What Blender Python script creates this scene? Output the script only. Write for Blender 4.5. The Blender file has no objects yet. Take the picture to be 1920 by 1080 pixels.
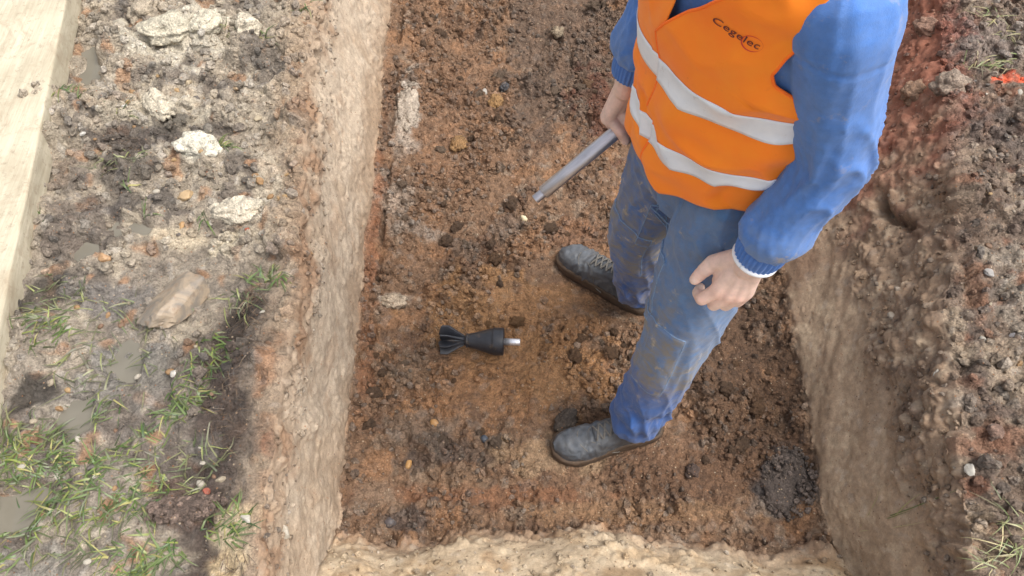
import bpy, math, random
import numpy as np
from mathutils import Vector, Matrix

random.seed(7)
R = math.radians
sc = bpy.context.scene
col = sc.collection

# ------------------------------------------------------------------ camera, sky, sun, exposure
FOCAL = 1443.0                       # focal length in photograph pixels (1920 wide)
CAM_Z = 1.95
cam_d = bpy.data.cameras.new('camera')
cam = bpy.data.objects.new('camera', cam_d); col.objects.link(cam)
cam.location = (0, 0, CAM_Z); cam.rotation_euler = (R(30), 0, 0)
cam_d.sensor_fit = 'HORIZONTAL'; cam_d.sensor_width = 36.0
cam_d.lens = 36.0 * FOCAL / 1920.0
cam_d.clip_start = 0.05; cam_d.clip_end = 500
sc.camera = cam

SUN_EL, SUN_AZ = 64.0, 102.0          # azimuth measured from +Y towards +X
world = bpy.data.worlds.new('World'); sc.world = world; world.use_nodes = True
wn = world.node_tree.nodes; wl = world.node_tree.links
for n in list(wn): wn.remove(n)
w_out = wn.new('ShaderNodeOutputWorld'); w_bg = wn.new('ShaderNodeBackground')
w_sky = wn.new('ShaderNodeTexSky'); w_sky.sky_type = 'NISHITA'; w_sky.sun_disc = False
w_sky.sun_elevation = R(SUN_EL); w_sky.sun_rotation = R(SUN_AZ)
w_sky.air_density = 1.0; w_sky.dust_density = 4.0; w_sky.ozone_density = 1.0
w_hs = wn.new('ShaderNodeHueSaturation'); w_hs.inputs['Saturation'].default_value = 0.3
wl.new(w_sky.outputs[0], w_hs.inputs['Color']); wl.new(w_hs.outputs[0], w_bg.inputs[0])
w_bg.inputs[1].default_value = 0.125
wl.new(w_bg.outputs[0], w_out.inputs[0])
sun_d = bpy.data.lights.new('sun', 'SUN'); sun_d.energy = 1.4; sun_d.angle = R(35); sun_d.color = (1.0, 0.95, 0.88)
sun = bpy.data.objects.new('sun', sun_d); col.objects.link(sun)
_a, _e = R(SUN_AZ), R(SUN_EL)
_dir = Vector((math.sin(_a) * math.cos(_e), math.cos(_a) * math.cos(_e), math.sin(_e)))
sun.rotation_euler = _dir.to_track_quat('Z', 'Y').to_euler()
sun.location = (3, -3, 6)
sc.view_settings.view_transform = 'Standard'; sc.view_settings.look = 'None'
sc.view_settings.gamma = 1.0; sc.view_settings.use_curve_mapping = False
sc.view_settings.exposure = 1.14

# ------------------------------------------------------------------ helpers
GROUND = 0.44                         # ground level above the pit floor (floor = 0)

def P(px, py, z):
    """world point seen at photograph pixel (px, py) lying at height z (used to survey the place)"""
    u = px - 960.0; v = 540.0 - py
    drop = 0.8660254 * FOCAL - 0.5 * v; fwd = 0.5 * FOCAL + 0.8660254 * v
    k = (CAM_Z - z) / drop
    return np.array((u * k, fwd * k, z))

def lin(r, g, b):
    def f(c):
        c /= 255.0
        return c / 12.92 if c <= 0.04045 else ((c + 0.055) / 1.055) ** 2.4
    return np.array((f(r), f(g), f(b)))

_rng = np.random.RandomState(11)
_perm = np.tile(_rng.permutation(256), 3).astype(np.int32)
_g = _rng.normal(size=(256, 3)); _g /= np.linalg.norm(_g, axis=1)[:, None]
_g = _g.astype(np.float32)

def noise(p):
    """gradient noise, p (N,3) -> about -1..1"""
    p = np.asarray(p, np.float32)
    i = np.floor(p).astype(np.int32); f = p - i; i &= 255
    u = f * f * f * (f * (f * 6 - 15) + 10)
    X, Y, Z = i[:, 0], i[:, 1], i[:, 2]
    def gr(dx, dy, dz):
        h = _perm[_perm[_perm[(X + dx) & 255] + ((Y + dy) & 255)] + ((Z + dz) & 255)]
        g = _g[h]
        return g[:, 0] * (f[:, 0] - dx) + g[:, 1] * (f[:, 1] - dy) + g[:, 2] * (f[:, 2] - dz)
    ux, uy, uz = u[:, 0], u[:, 1], u[:, 2]
    def lp(a, b, t): return a + (b - a) * t
    x00 = lp(gr(0,0,0), gr(1,0,0), ux); x10 = lp(gr(0,1,0), gr(1,1,0), ux)
    x01 = lp(gr(0,0,1), gr(1,0,1), ux); x11 = lp(gr(0,1,1), gr(1,1,1), ux)
    return lp(lp(x00, x10, uy), lp(x01, x11, uy), uz) * 1.5

def fbm(p, freq, octv=3, gain=0.5):
    s = 0; a = 1.0; q = np.asarray(p, np.float32) * freq
    for _ in range(octv):
        s = s + a * noise(q); q = q * 2.03 + 17.3; a *= gain
    return s

def sstep(a, b, x):
    t = np.clip((x - a) / (b - a), 0, 1)
    return t * t * (3 - 2 * t)

def hash2(ix, iy, k):
    h = (ix.astype(np.int64) * 374761393 + iy.astype(np.int64) * 668265263 + k * 974634777) & 0xffffffff
    h = ((h ^ (h >> 13)) * 1274126177) & 0xffffffff
    h = (h ^ (h >> 16)) & 0xffffffff
    return (h & 0xffffff).astype(np.float32) / 16777216.0

def clods(s, t, cell, prob, seed, flat=0.75):
    """heap of lumps on the (s,t) plane: height (metres) of the top lump and its random id"""
    a = s / cell; b = t / cell
    ia = np.floor(a).astype(np.int32); ib = np.floor(b).astype(np.int32)
    best = np.zeros_like(a); bid = np.full_like(a, 0.5)
    for dx in (-1, 0, 1):
        for dy in (-1, 0, 1):
            cx = ia + dx; cy = ib + dy
            jx = cx + hash2(cx, cy, seed); jy = cy + hash2(cx, cy, seed + 1)
            r = 0.30 + 0.42 * hash2(cx, cy, seed + 2)
            on = hash2(cx, cy, seed + 3) < prob
            th = 6.283 * hash2(cx, cy, seed + 4); el = 0.65 + 0.35 * hash2(cx, cy, seed + 5)
            ddx = a - jx; ddy = b - jy; c = np.cos(th); sn = np.sin(th)
            e1 = c * ddx + sn * ddy; e2 = (-sn * ddx + c * ddy) / el
            # between a round and an angular lump, tilted
            d2 = 0.55 * (e1 * e1 + e2 * e2) + 0.45 * np.maximum(np.abs(e1), np.abs(e2)) ** 2
            h = np.sqrt(np.maximum(r * r - d2, 0)) * (1 + 0.5 * (hash2(cx, cy, seed + 6) - .5)) 
            h = np.minimum(h, r * flat) * on + 0.25 * e1 * (h > 0) * on
            m = h > best
            best = np.where(m, h, best); bid = np.where(m, hash2(cx, cy, seed + 7), bid)
    return best * cell, bid

def mesh_np(name, V, F, smooth=True):
    """mesh from numpy arrays; F (M,3) or (M,4)"""
    me = bpy.data.meshes.new(name)
    V = np.asarray(V, np.float32); F = np.asarray(F, np.int32)
    k = F.shape[1]
    me.vertices.add(len(V)); me.vertices.foreach_set('co', V.ravel())
    me.loops.add(F.size); me.loops.foreach_set('vertex_index', F.ravel())
    me.polygons.add(len(F)); me.polygons.foreach_set('loop_start', np.arange(0, F.size, k, dtype=np.int32))
    me.polygons.foreach_set('loop_total', np.full(len(F), k, np.int32))
    me.polygons.foreach_set('use_smooth', np.full(len(F), smooth, bool))
    me.update(calc_edges=True); me.validate()
    return me

def attr_col(me, name, C):
    a = me.color_attributes.new(name, 'FLOAT_COLOR', 'POINT')
    c4 = np.ones((len(me.vertices), 4), np.float32); c4[:, :3] = C
    a.data.foreach_set('color', c4.ravel())

def attr_f(me, name, v):
    a = me.attributes.new(name, 'FLOAT', 'POINT'); a.data.foreach_set('value', np.asarray(v, np.float32))

def obj(name, me, mat=None, parent=None):
    o = bpy.data.objects.new(name, me); col.objects.link(o)
    if mat and not me.materials: me.materials.append(mat)
    if parent: o.parent = parent
    return o

def tag(o, label=None, cat=None, group=None, kind=None):
    if label: o['label'] = label
    if cat: o['category'] = cat
    if group: o['group'] = group
    if kind: o['kind'] = kind
    return o

def grid_faces(nr, nc, wrap=False):
    i = np.arange(nr - 1)[:, None]; j = np.arange(nc if wrap else nc - 1)[None, :]
    j2 = (j + 1) % nc
    return np.stack([i * nc + j, i * nc + j2, (i + 1) * nc + j2, (i + 1) * nc + j], -1).reshape(-1, 4)

# ------------------------------------------------------------------ materials
def new_mat(name):
    m = bpy.data.materials.new(name); m.use_nodes = True
    nt = m.node_tree; b = nt.nodes['Principled BSDF']
    return m, nt, b

def N(nt, typ, **kw):
    n = nt.nodes.new(typ)
    for k, v in kw.items():
        if k.startswith('i_'): n.inputs[k[2:].replace('_', ' ')].default_value = v
        else: setattr(n, k, v)
    return n

def tex_noise(nt, scale, detail=4, rough=0.6, coord=None, dist=0.0):
    n = N(nt, 'ShaderNodeTexNoise'); n.inputs['Scale'].default_value = scale
    n.inputs['Detail'].default_value = detail; n.inputs['Roughness'].default_value = rough
    n.inputs['Distortion'].default_value = dist
    if coord is not None: nt.links.new(coord, n.inputs['Vector'])
    return n.outputs['Fac']

def maprange(nt, v, a, b, c, d):
    n = N(nt, 'ShaderNodeMapRange'); nt.links.new(v, n.inputs['Value'])
    for k, x in zip(('From Min', 'From Max', 'To Min', 'To Max'), (a, b, c, d)): n.inputs[k].default_value = x
    return n.outputs[0]

def mixc(nt, fac, A, B, mode='MIX'):
    n = N(nt, 'ShaderNodeMix', data_type='RGBA', blend_type=mode)
    for s, v in ((n.inputs['Factor'], fac), (n.inputs['A'], A), (n.inputs['B'], B)):
        pass
    def put(sock, v):
        if isinstance(v, (int, float)): sock.default_value = v
        elif isinstance(v, (tuple, list, np.ndarray)): sock.default_value = (*[float(x) for x in v[:3]], 1)
        else: nt.links.new(v, sock)
    put(n.inputs[0], fac); put(n.inputs[6], A); put(n.inputs[7], B)
    return n.outputs[2]

def mth(nt, op, a, b=None):
    n = N(nt, 'ShaderNodeMath', operation=op)
    for k, v in enumerate((a, b)):
        if v is None: continue
        if isinstance(v, (int, float)): n.inputs[k].default_value = v
        else: nt.links.new(v, n.inputs[k])
    return n.outputs[0]

def bump(nt, bsdf, h, strength, dist, prev=None):
    n = N(nt, 'ShaderNodeBump'); n.inputs['Strength'].default_value = strength; n.inputs['Distance'].default_value = dist
    nt.links.new(h, n.inputs['Height'])
    if prev is not None: nt.links.new(prev, n.inputs['Normal'])
    nt.links.new(n.outputs[0], bsdf.inputs['Normal'])
    return n.outputs[0]

def soil_material(name, stretch=1.0, crumbly=1.0):
    m, nt, b = new_mat(name)
    co = N(nt, 'ShaderNodeTexCoord').outputs['Object']
    mp = N(nt, 'ShaderNodeMapping'); nt.links.new(co, mp.inputs[0]); mp.inputs['Scale'].default_value = (1, 1, stretch); co = mp.outputs[0]
    a = N(nt, 'ShaderNodeAttribute', attribute_name='soil').outputs['Color']
    wet = N(nt, 'ShaderNodeAttribute', attribute_name='wet').outputs['Fac']
    n1 = tex_noise(nt, 55, 5, 0.65, co)
    c = mixc(nt, 1.0, a, maprange(nt, n1, 0.3, 0.7, 1 - .38 * crumbly ** .7, 1 + .34 * crumbly ** .7), 'MULTIPLY')
    n2 = tex_noise(nt, 260, 3, 0.6, co)
    c = mixc(nt, 1.0, c, maprange(nt, n2, 0.3, 0.7, 1 - .34 * crumbly, 1 + .32 * crumbly), 'MULTIPLY')
    # grit: single grains, some pale, some dark, some rusty
    v = N(nt, 'ShaderNodeTexVoronoi'); v.inputs['Scale'].default_value = 210; nt.links.new(co, v.inputs['Vector'])
    sep = N(nt, 'ShaderNodeSeparateColor'); nt.links.new(v.outputs['Color'], sep.inputs[0])
    grain = mth(nt, 'MULTIPLY', mth(nt, 'GREATER_THAN', sep.outputs[0], 0.95), mth(nt, 'LESS_THAN', v.outputs['Distance'], 0.42))
    ramp = N(nt, 'ShaderNodeValToRGB'); nt.links.new(sep.outputs[1], ramp.inputs[0])
    el = ramp.color_ramp.elements
    el[0].color = (*lin(70, 60, 52), 1); el[1].color = (*lin(186, 170, 146), 1)
    e = el.new(0.4); e.color = (*lin(150, 105, 70), 1)
    e = el.new(0.7); e.color = (*lin(175, 155, 130), 1)
    c = mixc(nt, mth(nt, 'MULTIPLY', grain, 0.75), c, ramp.outputs[0])
    nt.links.new(c, b.inputs['Base Color'])
    r = mth(nt, 'SUBTRACT', 0.92, mth(nt, 'MULTIPLY', wet, 0.62))
    nt.links.new(mth(nt, 'ADD', r, maprange(nt, n1, 0.3, 0.7, -0.08, 0.08)), b.inputs['Roughness'])
    b.inputs['Specular IOR Level'].default_value = 0.4
    # crumb structure: warped cells at two sizes over fine noise
    wn_ = N(nt, 'ShaderNodeTexNoise'); wn_.inputs['Scale'].default_value = 40; nt.links.new(co, wn_.inputs['Vector'])
    wv = N(nt, 'ShaderNodeVectorMath', operation='MULTIPLY_ADD'); nt.links.new(wn_.outputs['Color'], wv.inputs[0]); wv.inputs[1].default_value = (.012, .012, .012); nt.links.new(co, wv.inputs[2])
    hs_ = []
    for sc_, am in ((62, 1.0), (135, .55)):
        vv = N(nt, 'ShaderNodeTexVoronoi'); vv.inputs['Scale'].default_value = sc_; nt.links.new(wv.outputs[0], vv.inputs['Vector']); hs_.append(mth(nt, 'MULTIPLY', vv.outputs['Distance'], -am * crumbly))
    h = mth(nt, 'ADD', mth(nt, 'MULTIPLY', tex_noise(nt, 130, 6, 0.75, co), 0.9), mth(nt, 'MULTIPLY', mth(nt, 'ADD', hs_[0], hs_[1]), mth(nt, 'SUBTRACT', 1.0, mth(nt, 'MULTIPLY', wet, 0.45))))
    bump(nt, b, h, 0.9 if crumbly > .5 else .55, 0.011 if crumbly > .5 else .006)
    return m

def stone_material():
    m, nt, b = new_mat('stone')
    oi = N(nt, 'ShaderNodeObjectInfo'); co = N(nt, 'ShaderNodeTexCoord').outputs['Object']
    n1 = tex_noise(nt, 45, 5, 0.6, co); n2 = tex_noise(nt, 160, 3, 0.6, co)
    c = mixc(nt, 1.0, oi.outputs['Color'], maprange(nt, n1, 0.3, 0.7, 0.6, 1.3), 'MULTIPLY')
    c = mixc(nt, maprange(nt, n2, 0.52, 0.68, 0, 0.55), c, lin(112, 98, 82))
    nt.links.new(c, b.inputs['Base Color']); b.inputs['Roughness'].default_value = 0.5
    bump(nt, b, n2, 0.4, 0.003)
    return m

def cloth_material(name, base, light, dirtcol, rough=0.85, weave=900, dirt_amt=1.0, streak=(1, 1, 1)):
    m, nt, b = new_mat(name)
    tc = N(nt, 'ShaderNodeTexCoord').outputs['Object']
    mp = N(nt, 'ShaderNodeMapping'); nt.links.new(tc, mp.inputs[0]); mp.inputs['Scale'].default_value = streak
    n1 = tex_noise(nt, 9, 5, 0.6, tc); n2 = tex_noise(nt, 60, 4, 0.65, mp.outputs[0]); n3 = tex_noise(nt, 26, 6, 0.7, tc, 0.6)
    c = mixc(nt, maprange(nt, n1, 0.2, 0.8, 0.1, .9), base, light)
    c = mixc(nt, 1.0, c, maprange(nt, n2, 0.3, 0.7, 0.86, 1.14), 'MULTIPLY')
    d = N(nt, 'ShaderNodeAttribute', attribute_name='dirt').outputs['Fac']
    # dirt: soft film plus sharp splashes
    film = mth(nt, 'MULTIPLY', d, maprange(nt, n3, 0.33, 0.62, 0.0, 0.92))
    spl = mth(nt, 'MULTIPLY', mth(nt, 'MINIMUM', mth(nt, 'MULTIPLY', d, 1.6), 1.0), maprange(nt, tex_noise(nt, 24, 5, 0.7, tc, 0.25), 0.60, 0.68, 0, 0.7))
    c = mixc(nt, mth(nt, 'MULTIPLY', film, dirt_amt), c, dirtcol)
    c = mixc(nt, mth(nt, 'MULTIPLY', spl, dirt_amt), c, lin(176, 158, 128))
    nt.links.new(c, b.inputs['Base Color']); b.inputs['Roughness'].default_value = rough
    b.inputs['Sheen Weight'].default_value = 0.15
    h = mth(nt, 'ADD', tex_noise(nt, weave, 2, 0.5, tc), mth(nt, 'MULTIPLY', n2, 1.5))
    bump(nt, b, h, 0.25, 0.002)
    return m

def simple_material(name, c, rough=0.6, metal=0.0, var=0.15, scale=40, bumpd=0.0, c2=None, c2lo=0.55, c2hi=0.65, streak=(1, 1, 1)):
    m, nt, b = new_mat(name)
    tc = N(nt, 'ShaderNodeTexCoord').outputs['Object']
    mp = N(nt, 'ShaderNodeMapping'); nt.links.new(tc, mp.inputs[0]); mp.inputs['Scale'].default_value = streak
    n1 = tex_noise(nt, scale, 5, 0.65, mp.outputs[0])
    cc = mixc(nt, 1.0, c, maprange(nt, n1, 0.3, 0.7, 1 - var, 1 + var), 'MULTIPLY')
    if c2 is not None:
        n2 = tex_noise(nt, scale * 0.6, 6, 0.7, mp.outputs[0], 0.5)
        cc = mixc(nt, maprange(nt, n2, c2lo, c2hi, 0, 0.9), cc, c2)
    nt.links.new(cc, b.inputs['Base Color']); b.inputs['Metallic'].default_value = metal
    nt.links.new(maprange(nt, n1, 0.3, 0.7, rough - 0.08, rough + 0.08), b.inputs['Roughness'])
    if bumpd: bump(nt, b, n1, 0.5, bumpd)
    return m

M_soil = soil_material('soil'); M_wall = soil_material('wall_soil', 1.0, 0.42)
M_stone = stone_material()
# ------------------------------------------------------------------ the ground and the pit (one surveyed sheet, cut into its pieces)
DY = 0.0039
ys = np.arange(-0.28, 2.86, DY)
NR = len(ys)
def xl_top(y): return -0.485 - 0.088 * np.clip((y - 0.8) / 0.9, 0, 1.3)
def xl_bot(y): return -0.432 - 0.018 * np.clip((y - 0.8) / 1.5, -0.5, 1.2)
def xr_top(y): return 0.869 + 0.292 * np.clip((y - 0.355) / 1.15, -0.3, 1.3)
def xr_bot(y): return 0.775 + 0.03 * np.clip((y - 0.6) / 1.5, 0, 1)
wob = lambda y, k, a: a * noise(np.stack([y * 3.1 + k, y * 0 + k, y * 0 + 1.7], 1)) + a * 0.6 * noise(np.stack([y * 11.0 + k, y * 0 + k, y * 0 + 4.7], 1))
kL0 = np.full(NR, -1.62); kL1 = xl_top(ys) + wob(ys, 3.3, 0.016); kL2 = np.maximum(xl_bot(ys) + wob(ys, 9.3, 0.008), kL1 + 0.012)
kR1 = xr_bot(ys) + wob(ys, 21.3, 0.012); kR2 = xr_top(ys) + wob(ys, 33.1, 0.045); kR3 = np.full(NR, 1.75)
counts = (280, 112, 330, 128, 150)
segs = []; segid = []
for k, (A, B) in enumerate(((kL0, kL1), (kL1, kL2), (kL2, kR1), (kR1, kR2), (kR2, kR3))):
    n = counts[k]; t = np.arange(n) / n
    if k == 4: t = np.arange(n + 1) / n
    segs.append(A[:, None] + (B - A)[:, None] * t[None, :]); segid += [k] * len(t)
GX = np.concatenate(segs, 1); segid = np.array(segid); NC = GX.shape[1]
GY = np.repeat(ys[:, None], NC, 1)
# profile: each side gives a height, the highest wins
def prof(t):  # 0 at bottom edge, 1 at lip
    t = np.clip(t, 0, 1); return t
tl = np.clip((GX - kL2[:, None]) / (kL1 - kL2)[:, None], 0, 1)
tr = np.clip((GX - kR1[:, None]) / (kR2 - kR1)[:, None], 0, 1)
yn = 0.45 + 0.02 * np.sin(GX * 4.0) - 0.07 * sstep(0.1, 0.6, GX) + 0.03 * noise(np.stack([GX.ravel() * 5, GX.ravel() * 0, GX.ravel() * 0 + 9], 1)).reshape(GX.shape)
dn = yn - GY
zn = np.interp(dn, [0, 0.02, 0.10, 0.30, 0.50], [0, 0.04, 0.12, 0.30, GROUND])
tf = np.clip((GY - 2.62) / 0.10, 0, 1)
zl = GROUND * tl; zr = GROUND * (0.9 * tr + 0.1 * tr ** 3) + 0.05 * np.exp(-np.clip(kR1[:, None] - GX, 0, 9) / 0.05) * (tr <= 0) + 0.05 * (1 - tr) * (tr > 0) ; zf = GROUND * tf
def smax(a, b, k): 
    h = np.clip(0.5 + 0.5 * (a - b) / k, 0, 1); return b + (a - b) * h + k * h * (1 - h)
GZ = np.maximum(zl, zf); GZ = smax(GZ, zr, 0.015); GZ = GZ + 0.03 * np.exp(-np.clip(GX - kL2[:, None], 0, 9) / 0.05) * (tl <= 0) + 0.03 * (1 - tl) * (tl > 0); GZ = smax(GZ, zn, 0.07) - 0.0175 * np.exp(-((GZ - zn) / .07) ** 2)
GZ = np.minimum(GZ, GROUND)
# rounded lips
V0 = np.stack([GX, GY, GZ], -1)
for _ in range(3):
    V1 = V0.copy(); V1[1:-1, 1:-1] = 0.5 * V0[1:-1, 1:-1] + 0.125 * (V0[:-2, 1:-1] + V0[2:, 1:-1] + V0[1:-1, :-2] + V0[1:-1, 2:]); V0 = V1
du = np.gradient(V0, axis=1); dv = np.gradient(V0, axis=0)
NM = np.cross(du, dv); NM /= np.linalg.norm(NM, axis=2)[..., None] + 1e-12
p = V0.reshape(-1, 3).astype(np.float32); nm = NM.reshape(-1, 3)
x, y, z = p[:, 0], p[:, 1], p[:, 2]
seg = np.repeat(segid[None, :], NR, 0).ravel()
# metric coordinates along the sheet for lumps
ss = np.cumsum(np.linalg.norm(du, axis=2), 1).ravel().astype(np.float32); tt = np.cumsum(np.linalg.norm(dv, axis=2), 0).ravel().astype(np.float32)
tt = np.where((seg == 0) | (seg == 4), y, np.where(seg == 2, tt, y)).astype(np.float32)
slope = sstep(0.02, 0.10, zn.ravel()) * (seg == 2) + ((seg == 2) & (tf.ravel() > 0))
wGL = (seg == 0).astype(np.float32); wGR = (seg == 4).astype(np.float32)
wWL = (seg == 1).astype(np.float32); wWR = (seg == 3).astype(np.float32)
wNS = np.clip(slope, 0, 1) * (seg == 2); wFL = (seg == 2) * (1 - np.clip(slope, 0, 1))
def blur(a, it):
    a = a.reshape(NR, NC).astype(np.float32)
    for _ in range(it):
        a = a.copy(); b_ = a.copy()
        b_[1:-1, 1:-1] = 0.2 * (a[1:-1, 1:-1] + a[:-2, 1:-1] + a[2:, 1:-1] + a[1:-1, :-2] + a[1:-1, 2:]); a = b_
    return a.ravel()
wGL, wGR, wWL, wWR, wNS, wFL = [blur(w, 12) for w in (wGL, wGR, wWL, wWR, wNS, wFL)]

wx = fbm(p, 30, 2) * 0.006; wy = fbm(p + 5.5, 30, 2) * 0.006
wx2 = noise(p * 110 + 3) * 0.0022; wy2 = noise(p * 110 + 8) * 0.0022
S1, T1 = ss + wx + wx2, tt + wy + wy2
c0, id0 = clods(S1, T1, 0.15, 0.4, 90, 0.5)
c1, id1 = clods(S1, T1, 0.075, 0.35, 10, 0.6)
c2, id2 = clods(S1, T1, 0.036, 0.62, 20)
c3, id3 = clods(S1, T1, 0.018, 0.75, 30)
c4, id4 = clods(S1, T1, 0.0105, 0.8, 40)
pw = p.copy(); pw[:, 2] *= 0.8
mdw = fbm(pw, 13, 3); hiw = fbm(pw, 48, 3)
lo = fbm(p, 3.2, 3); md = fbm(p, 12, 3); hi = fbm(p, 45, 3)
rid = 1 - np.abs(fbm(p + 3, 16, 3)) * 2
patch = fbm(p + 31, 5.0, 3)                       # where the floor is crumbly, where trodden flat
crumb = sstep(-0.35, 0.30, patch)

def blob(px, py, zz, rx, ry, k=0.55, seed=0, fr=14):
    """soft mask 0..1 with a ragged edge around the place seen at a pixel"""
    c = P(px, py, zz)
    d = np.sqrt(((x - c[0]) / rx) ** 2 + ((y - c[1]) / ry) ** 2)
    near = d < 2.2
    out = np.zeros(len(x), np.float32)
    nn = fbm(p[near] + seed * 3.7 + 11, fr, 3)
    out[near] = sstep(0.0, 0.45, 1.0 - d[near] + k * nn)
    return out

# places on the floor that are trodden or cleared
tread = np.zeros(len(x), np.float32)
for (px, py, rx, ry) in ((1120, 850, .24, .09), (1140, 520, .20, .12), (900, 640, .17, .09), (1090, 870, .2, .07), (960, 720, .2, .1), (1000, 560, .2, .1)):
    tread = np.maximum(tread, blob(px, py, 0, rx, ry, 0.4, px))
feet = np.maximum(np.exp(-(((x - 0.24) / .17) ** 4 + ((y - 0.668) / .06) ** 4)), np.exp(-(((x - 0.27) / .15) ** 4 + ((y - 1.145) / .11) ** 4)))
feet = np.maximum(feet, np.exp(-(((x + 0.07) / .13) ** 4 + ((y - 0.93) / .05) ** 4)))
rough = (0.4 + 0.75 * crumb) * (1 - 0.65 * tread); rough = np.maximum(rough, 1.1 * np.maximum(blob(800, 820, 0, .16, .08, .6, 3), blob(760, 390, 0, .1, .2, .6, 4)))
d_floor = 0.022 * lo + 0.009 * md + rough * (0.55 * c1 * sstep(-.3, .05, patch) + 0.55 * c2 + 0.5 * c3 + 0.6 * c4 + 0.006 * hi) + 0.003 * hi + 0.35 * c4 + 0.15 * c3
berm = np.maximum(np.exp(-(((x - 0.24) / .20) ** 4 + ((y - 0.668) / .09) ** 4)), np.exp(-(((x - 0.27) / .18) ** 4 + ((y - 1.145) / .14) ** 4)))
d_floor = d_floor * (1 - 0.9 * feet) - 0.010 * feet - 0.012 + 0.016 * np.clip(berm - feet, 0, 1)
# dark cracks: along the foot of the left wall, and one in the right rim
gap = np.exp(-((x - (kL2[:, None] + 0.045 + 0.012 * np.repeat(noise(np.stack([ys * 6, ys * 0, ys * 0], 1))[:, None], NC, 1)).ravel()) / 0.006) ** 2) * sstep(0.7, 1.0, y) * sstep(-0.25, 0.1, noise(np.stack([y * 7, y * 0 + 3, y * 0], 1)))
d_floor -= 0.03 * gap
d_left = 0.010 * lo + 0.006 * mdw + 0.0008 * hiw + 0.30 * c2 * sstep(0.1, .5, fbm(pw + 19, 7, 2)) + 0.35 * c3 * sstep(0.0, 0.4, fbm(pw + 9, 9, 2)) + 0.25 * c4 * sstep(-0.2, 0.4, mdw) \
       + sstep(0.72, 0.97, z / GROUND + 0.1 * md) * (0.5 * c2 + 0.5 * c3 + 0.008 * md)
sw = 0.35 * fbm(p, 5, 2)
strk = noise(np.stack([y * 2.2 + z * 1.6, z * 13 - y * 4 + sw, x * 3], 1)) + 0.5 * noise(np.stack([y * 3.0 + z * 3, z * 34 - y * 10 + 2 * sw, x * 5], 1)) * sstep(-.3, .3, fbm(p + 14, 4, 2))
up_r = sstep(0.42, 0.62, z / GROUND + 0.16 * lo - 0.25 * (0.9 - y) * 0 + 0.35 * (y - 0.75))
d_right = 0.012 * lo + (1 - up_r) * (0.006 * strk + 0.0009 * hi + 0.003 * md + 0.30 * c4 * sstep(0.3, 0.7, md) + 0.3 * c3 * sstep(0.35, 0.7, fbm(p + 41, 8, 2))) + up_r * (0.012 * md + 0.55 * c2 + 0.55 * c3 + 0.45 * c1 * (patch > 0) + 0.4 * c4)
sm_n = sstep(-0.1, 0.35, fbm(p + 71, 7, 2))
d_near = 0.022 * lo + 0.012 * md * sm_n + 0.0016 * hi + sm_n * (0.35 * c2 * (id2 > .6) + 0.42 * c3 + 0.4 * c4)
clod_up = sstep(0.55, 1.25, y + 0.25 * lo)
d_gl = 0.024 * lo + 0.019 * md + 0.0035 * hi + 0.006 * rid * (1 - clod_up) + (0.35 + 0.7 * clod_up) * (0.5 * c0 * sstep(-.2, .3, patch) + 0.8 * c1 * sstep(-.3, .1, patch) + 0.6 * c2) + 0.45 * c3 * (.6 + .4 * clod_up) + 0.35 * c4 * crumb * (.4 + .6 * clod_up) + 0.004 * fbm(p, 28, 3)
d_gr = 0.35 * c0 * (patch > -.1) + 0.022 * lo + 0.014 * md + 0.003 * hi + 0.75 * c1 * (patch > -0.2) + 0.62 * c2 + 0.58 * c3 + 0.5 * c4
crk = np.exp(-((x - (1.0 + 0.012 * np.sin(y * 30))) / 0.008) ** 2) * sstep(1.08, 1.12, y) * (1 - sstep(1.22, 1.27, y))
disp = wFL * d_floor + wWL * d_left + wWR * d_right + wNS * d_near + wGL * d_gl + wGR * d_gr - 0.05 * crk

# puddles: hollows in the left ground, the water is a flat sheet inside each
PUDDLES = [(166, 128, .050, .085), (248, 428, .065, .024), (168, 474, .046, .034), (146, 792, .050, .045), (240, 690, .04, .07), (30, 960, .07, .05)]
pud = np.zeros(len(x), np.float32)
for k, (px, py, rx, ry) in enumerate(PUDDLES):
    c = P(px, py, GROUND - 0.02)
    d = np.sqrt(((x - c[0]) / (rx * 1.0)) ** 2 + ((y - c[1]) / (ry * 1.0)) ** 2)
    pud = np.maximum(pud, sstep(1.35, 0.35, d + 0.6 * fbm(p + k, 14, 3)) * wGL)
disp = disp * (1 - 0.6 * pud) - 0.030 * pud + 0.012 * pud * md
VD = p + nm * disp[:, None].astype(np.float32)

# ---- soil colours (the earth's own, with shade painted into parts of the floor)
C = np.zeros((len(x), 3), np.float32)
def L(c): return np.array(lin(*c), np.float32)[None, :]
def lay(C, m, c): return C + (L(c) - C) * np.clip(m, 0, 1)[:, None].astype(np.float32)
n5 = fbm(p + 50, 6, 3); n9 = fbm(p + 60, 10, 3); n20 = fbm(p + 70, 22, 3)
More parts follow.
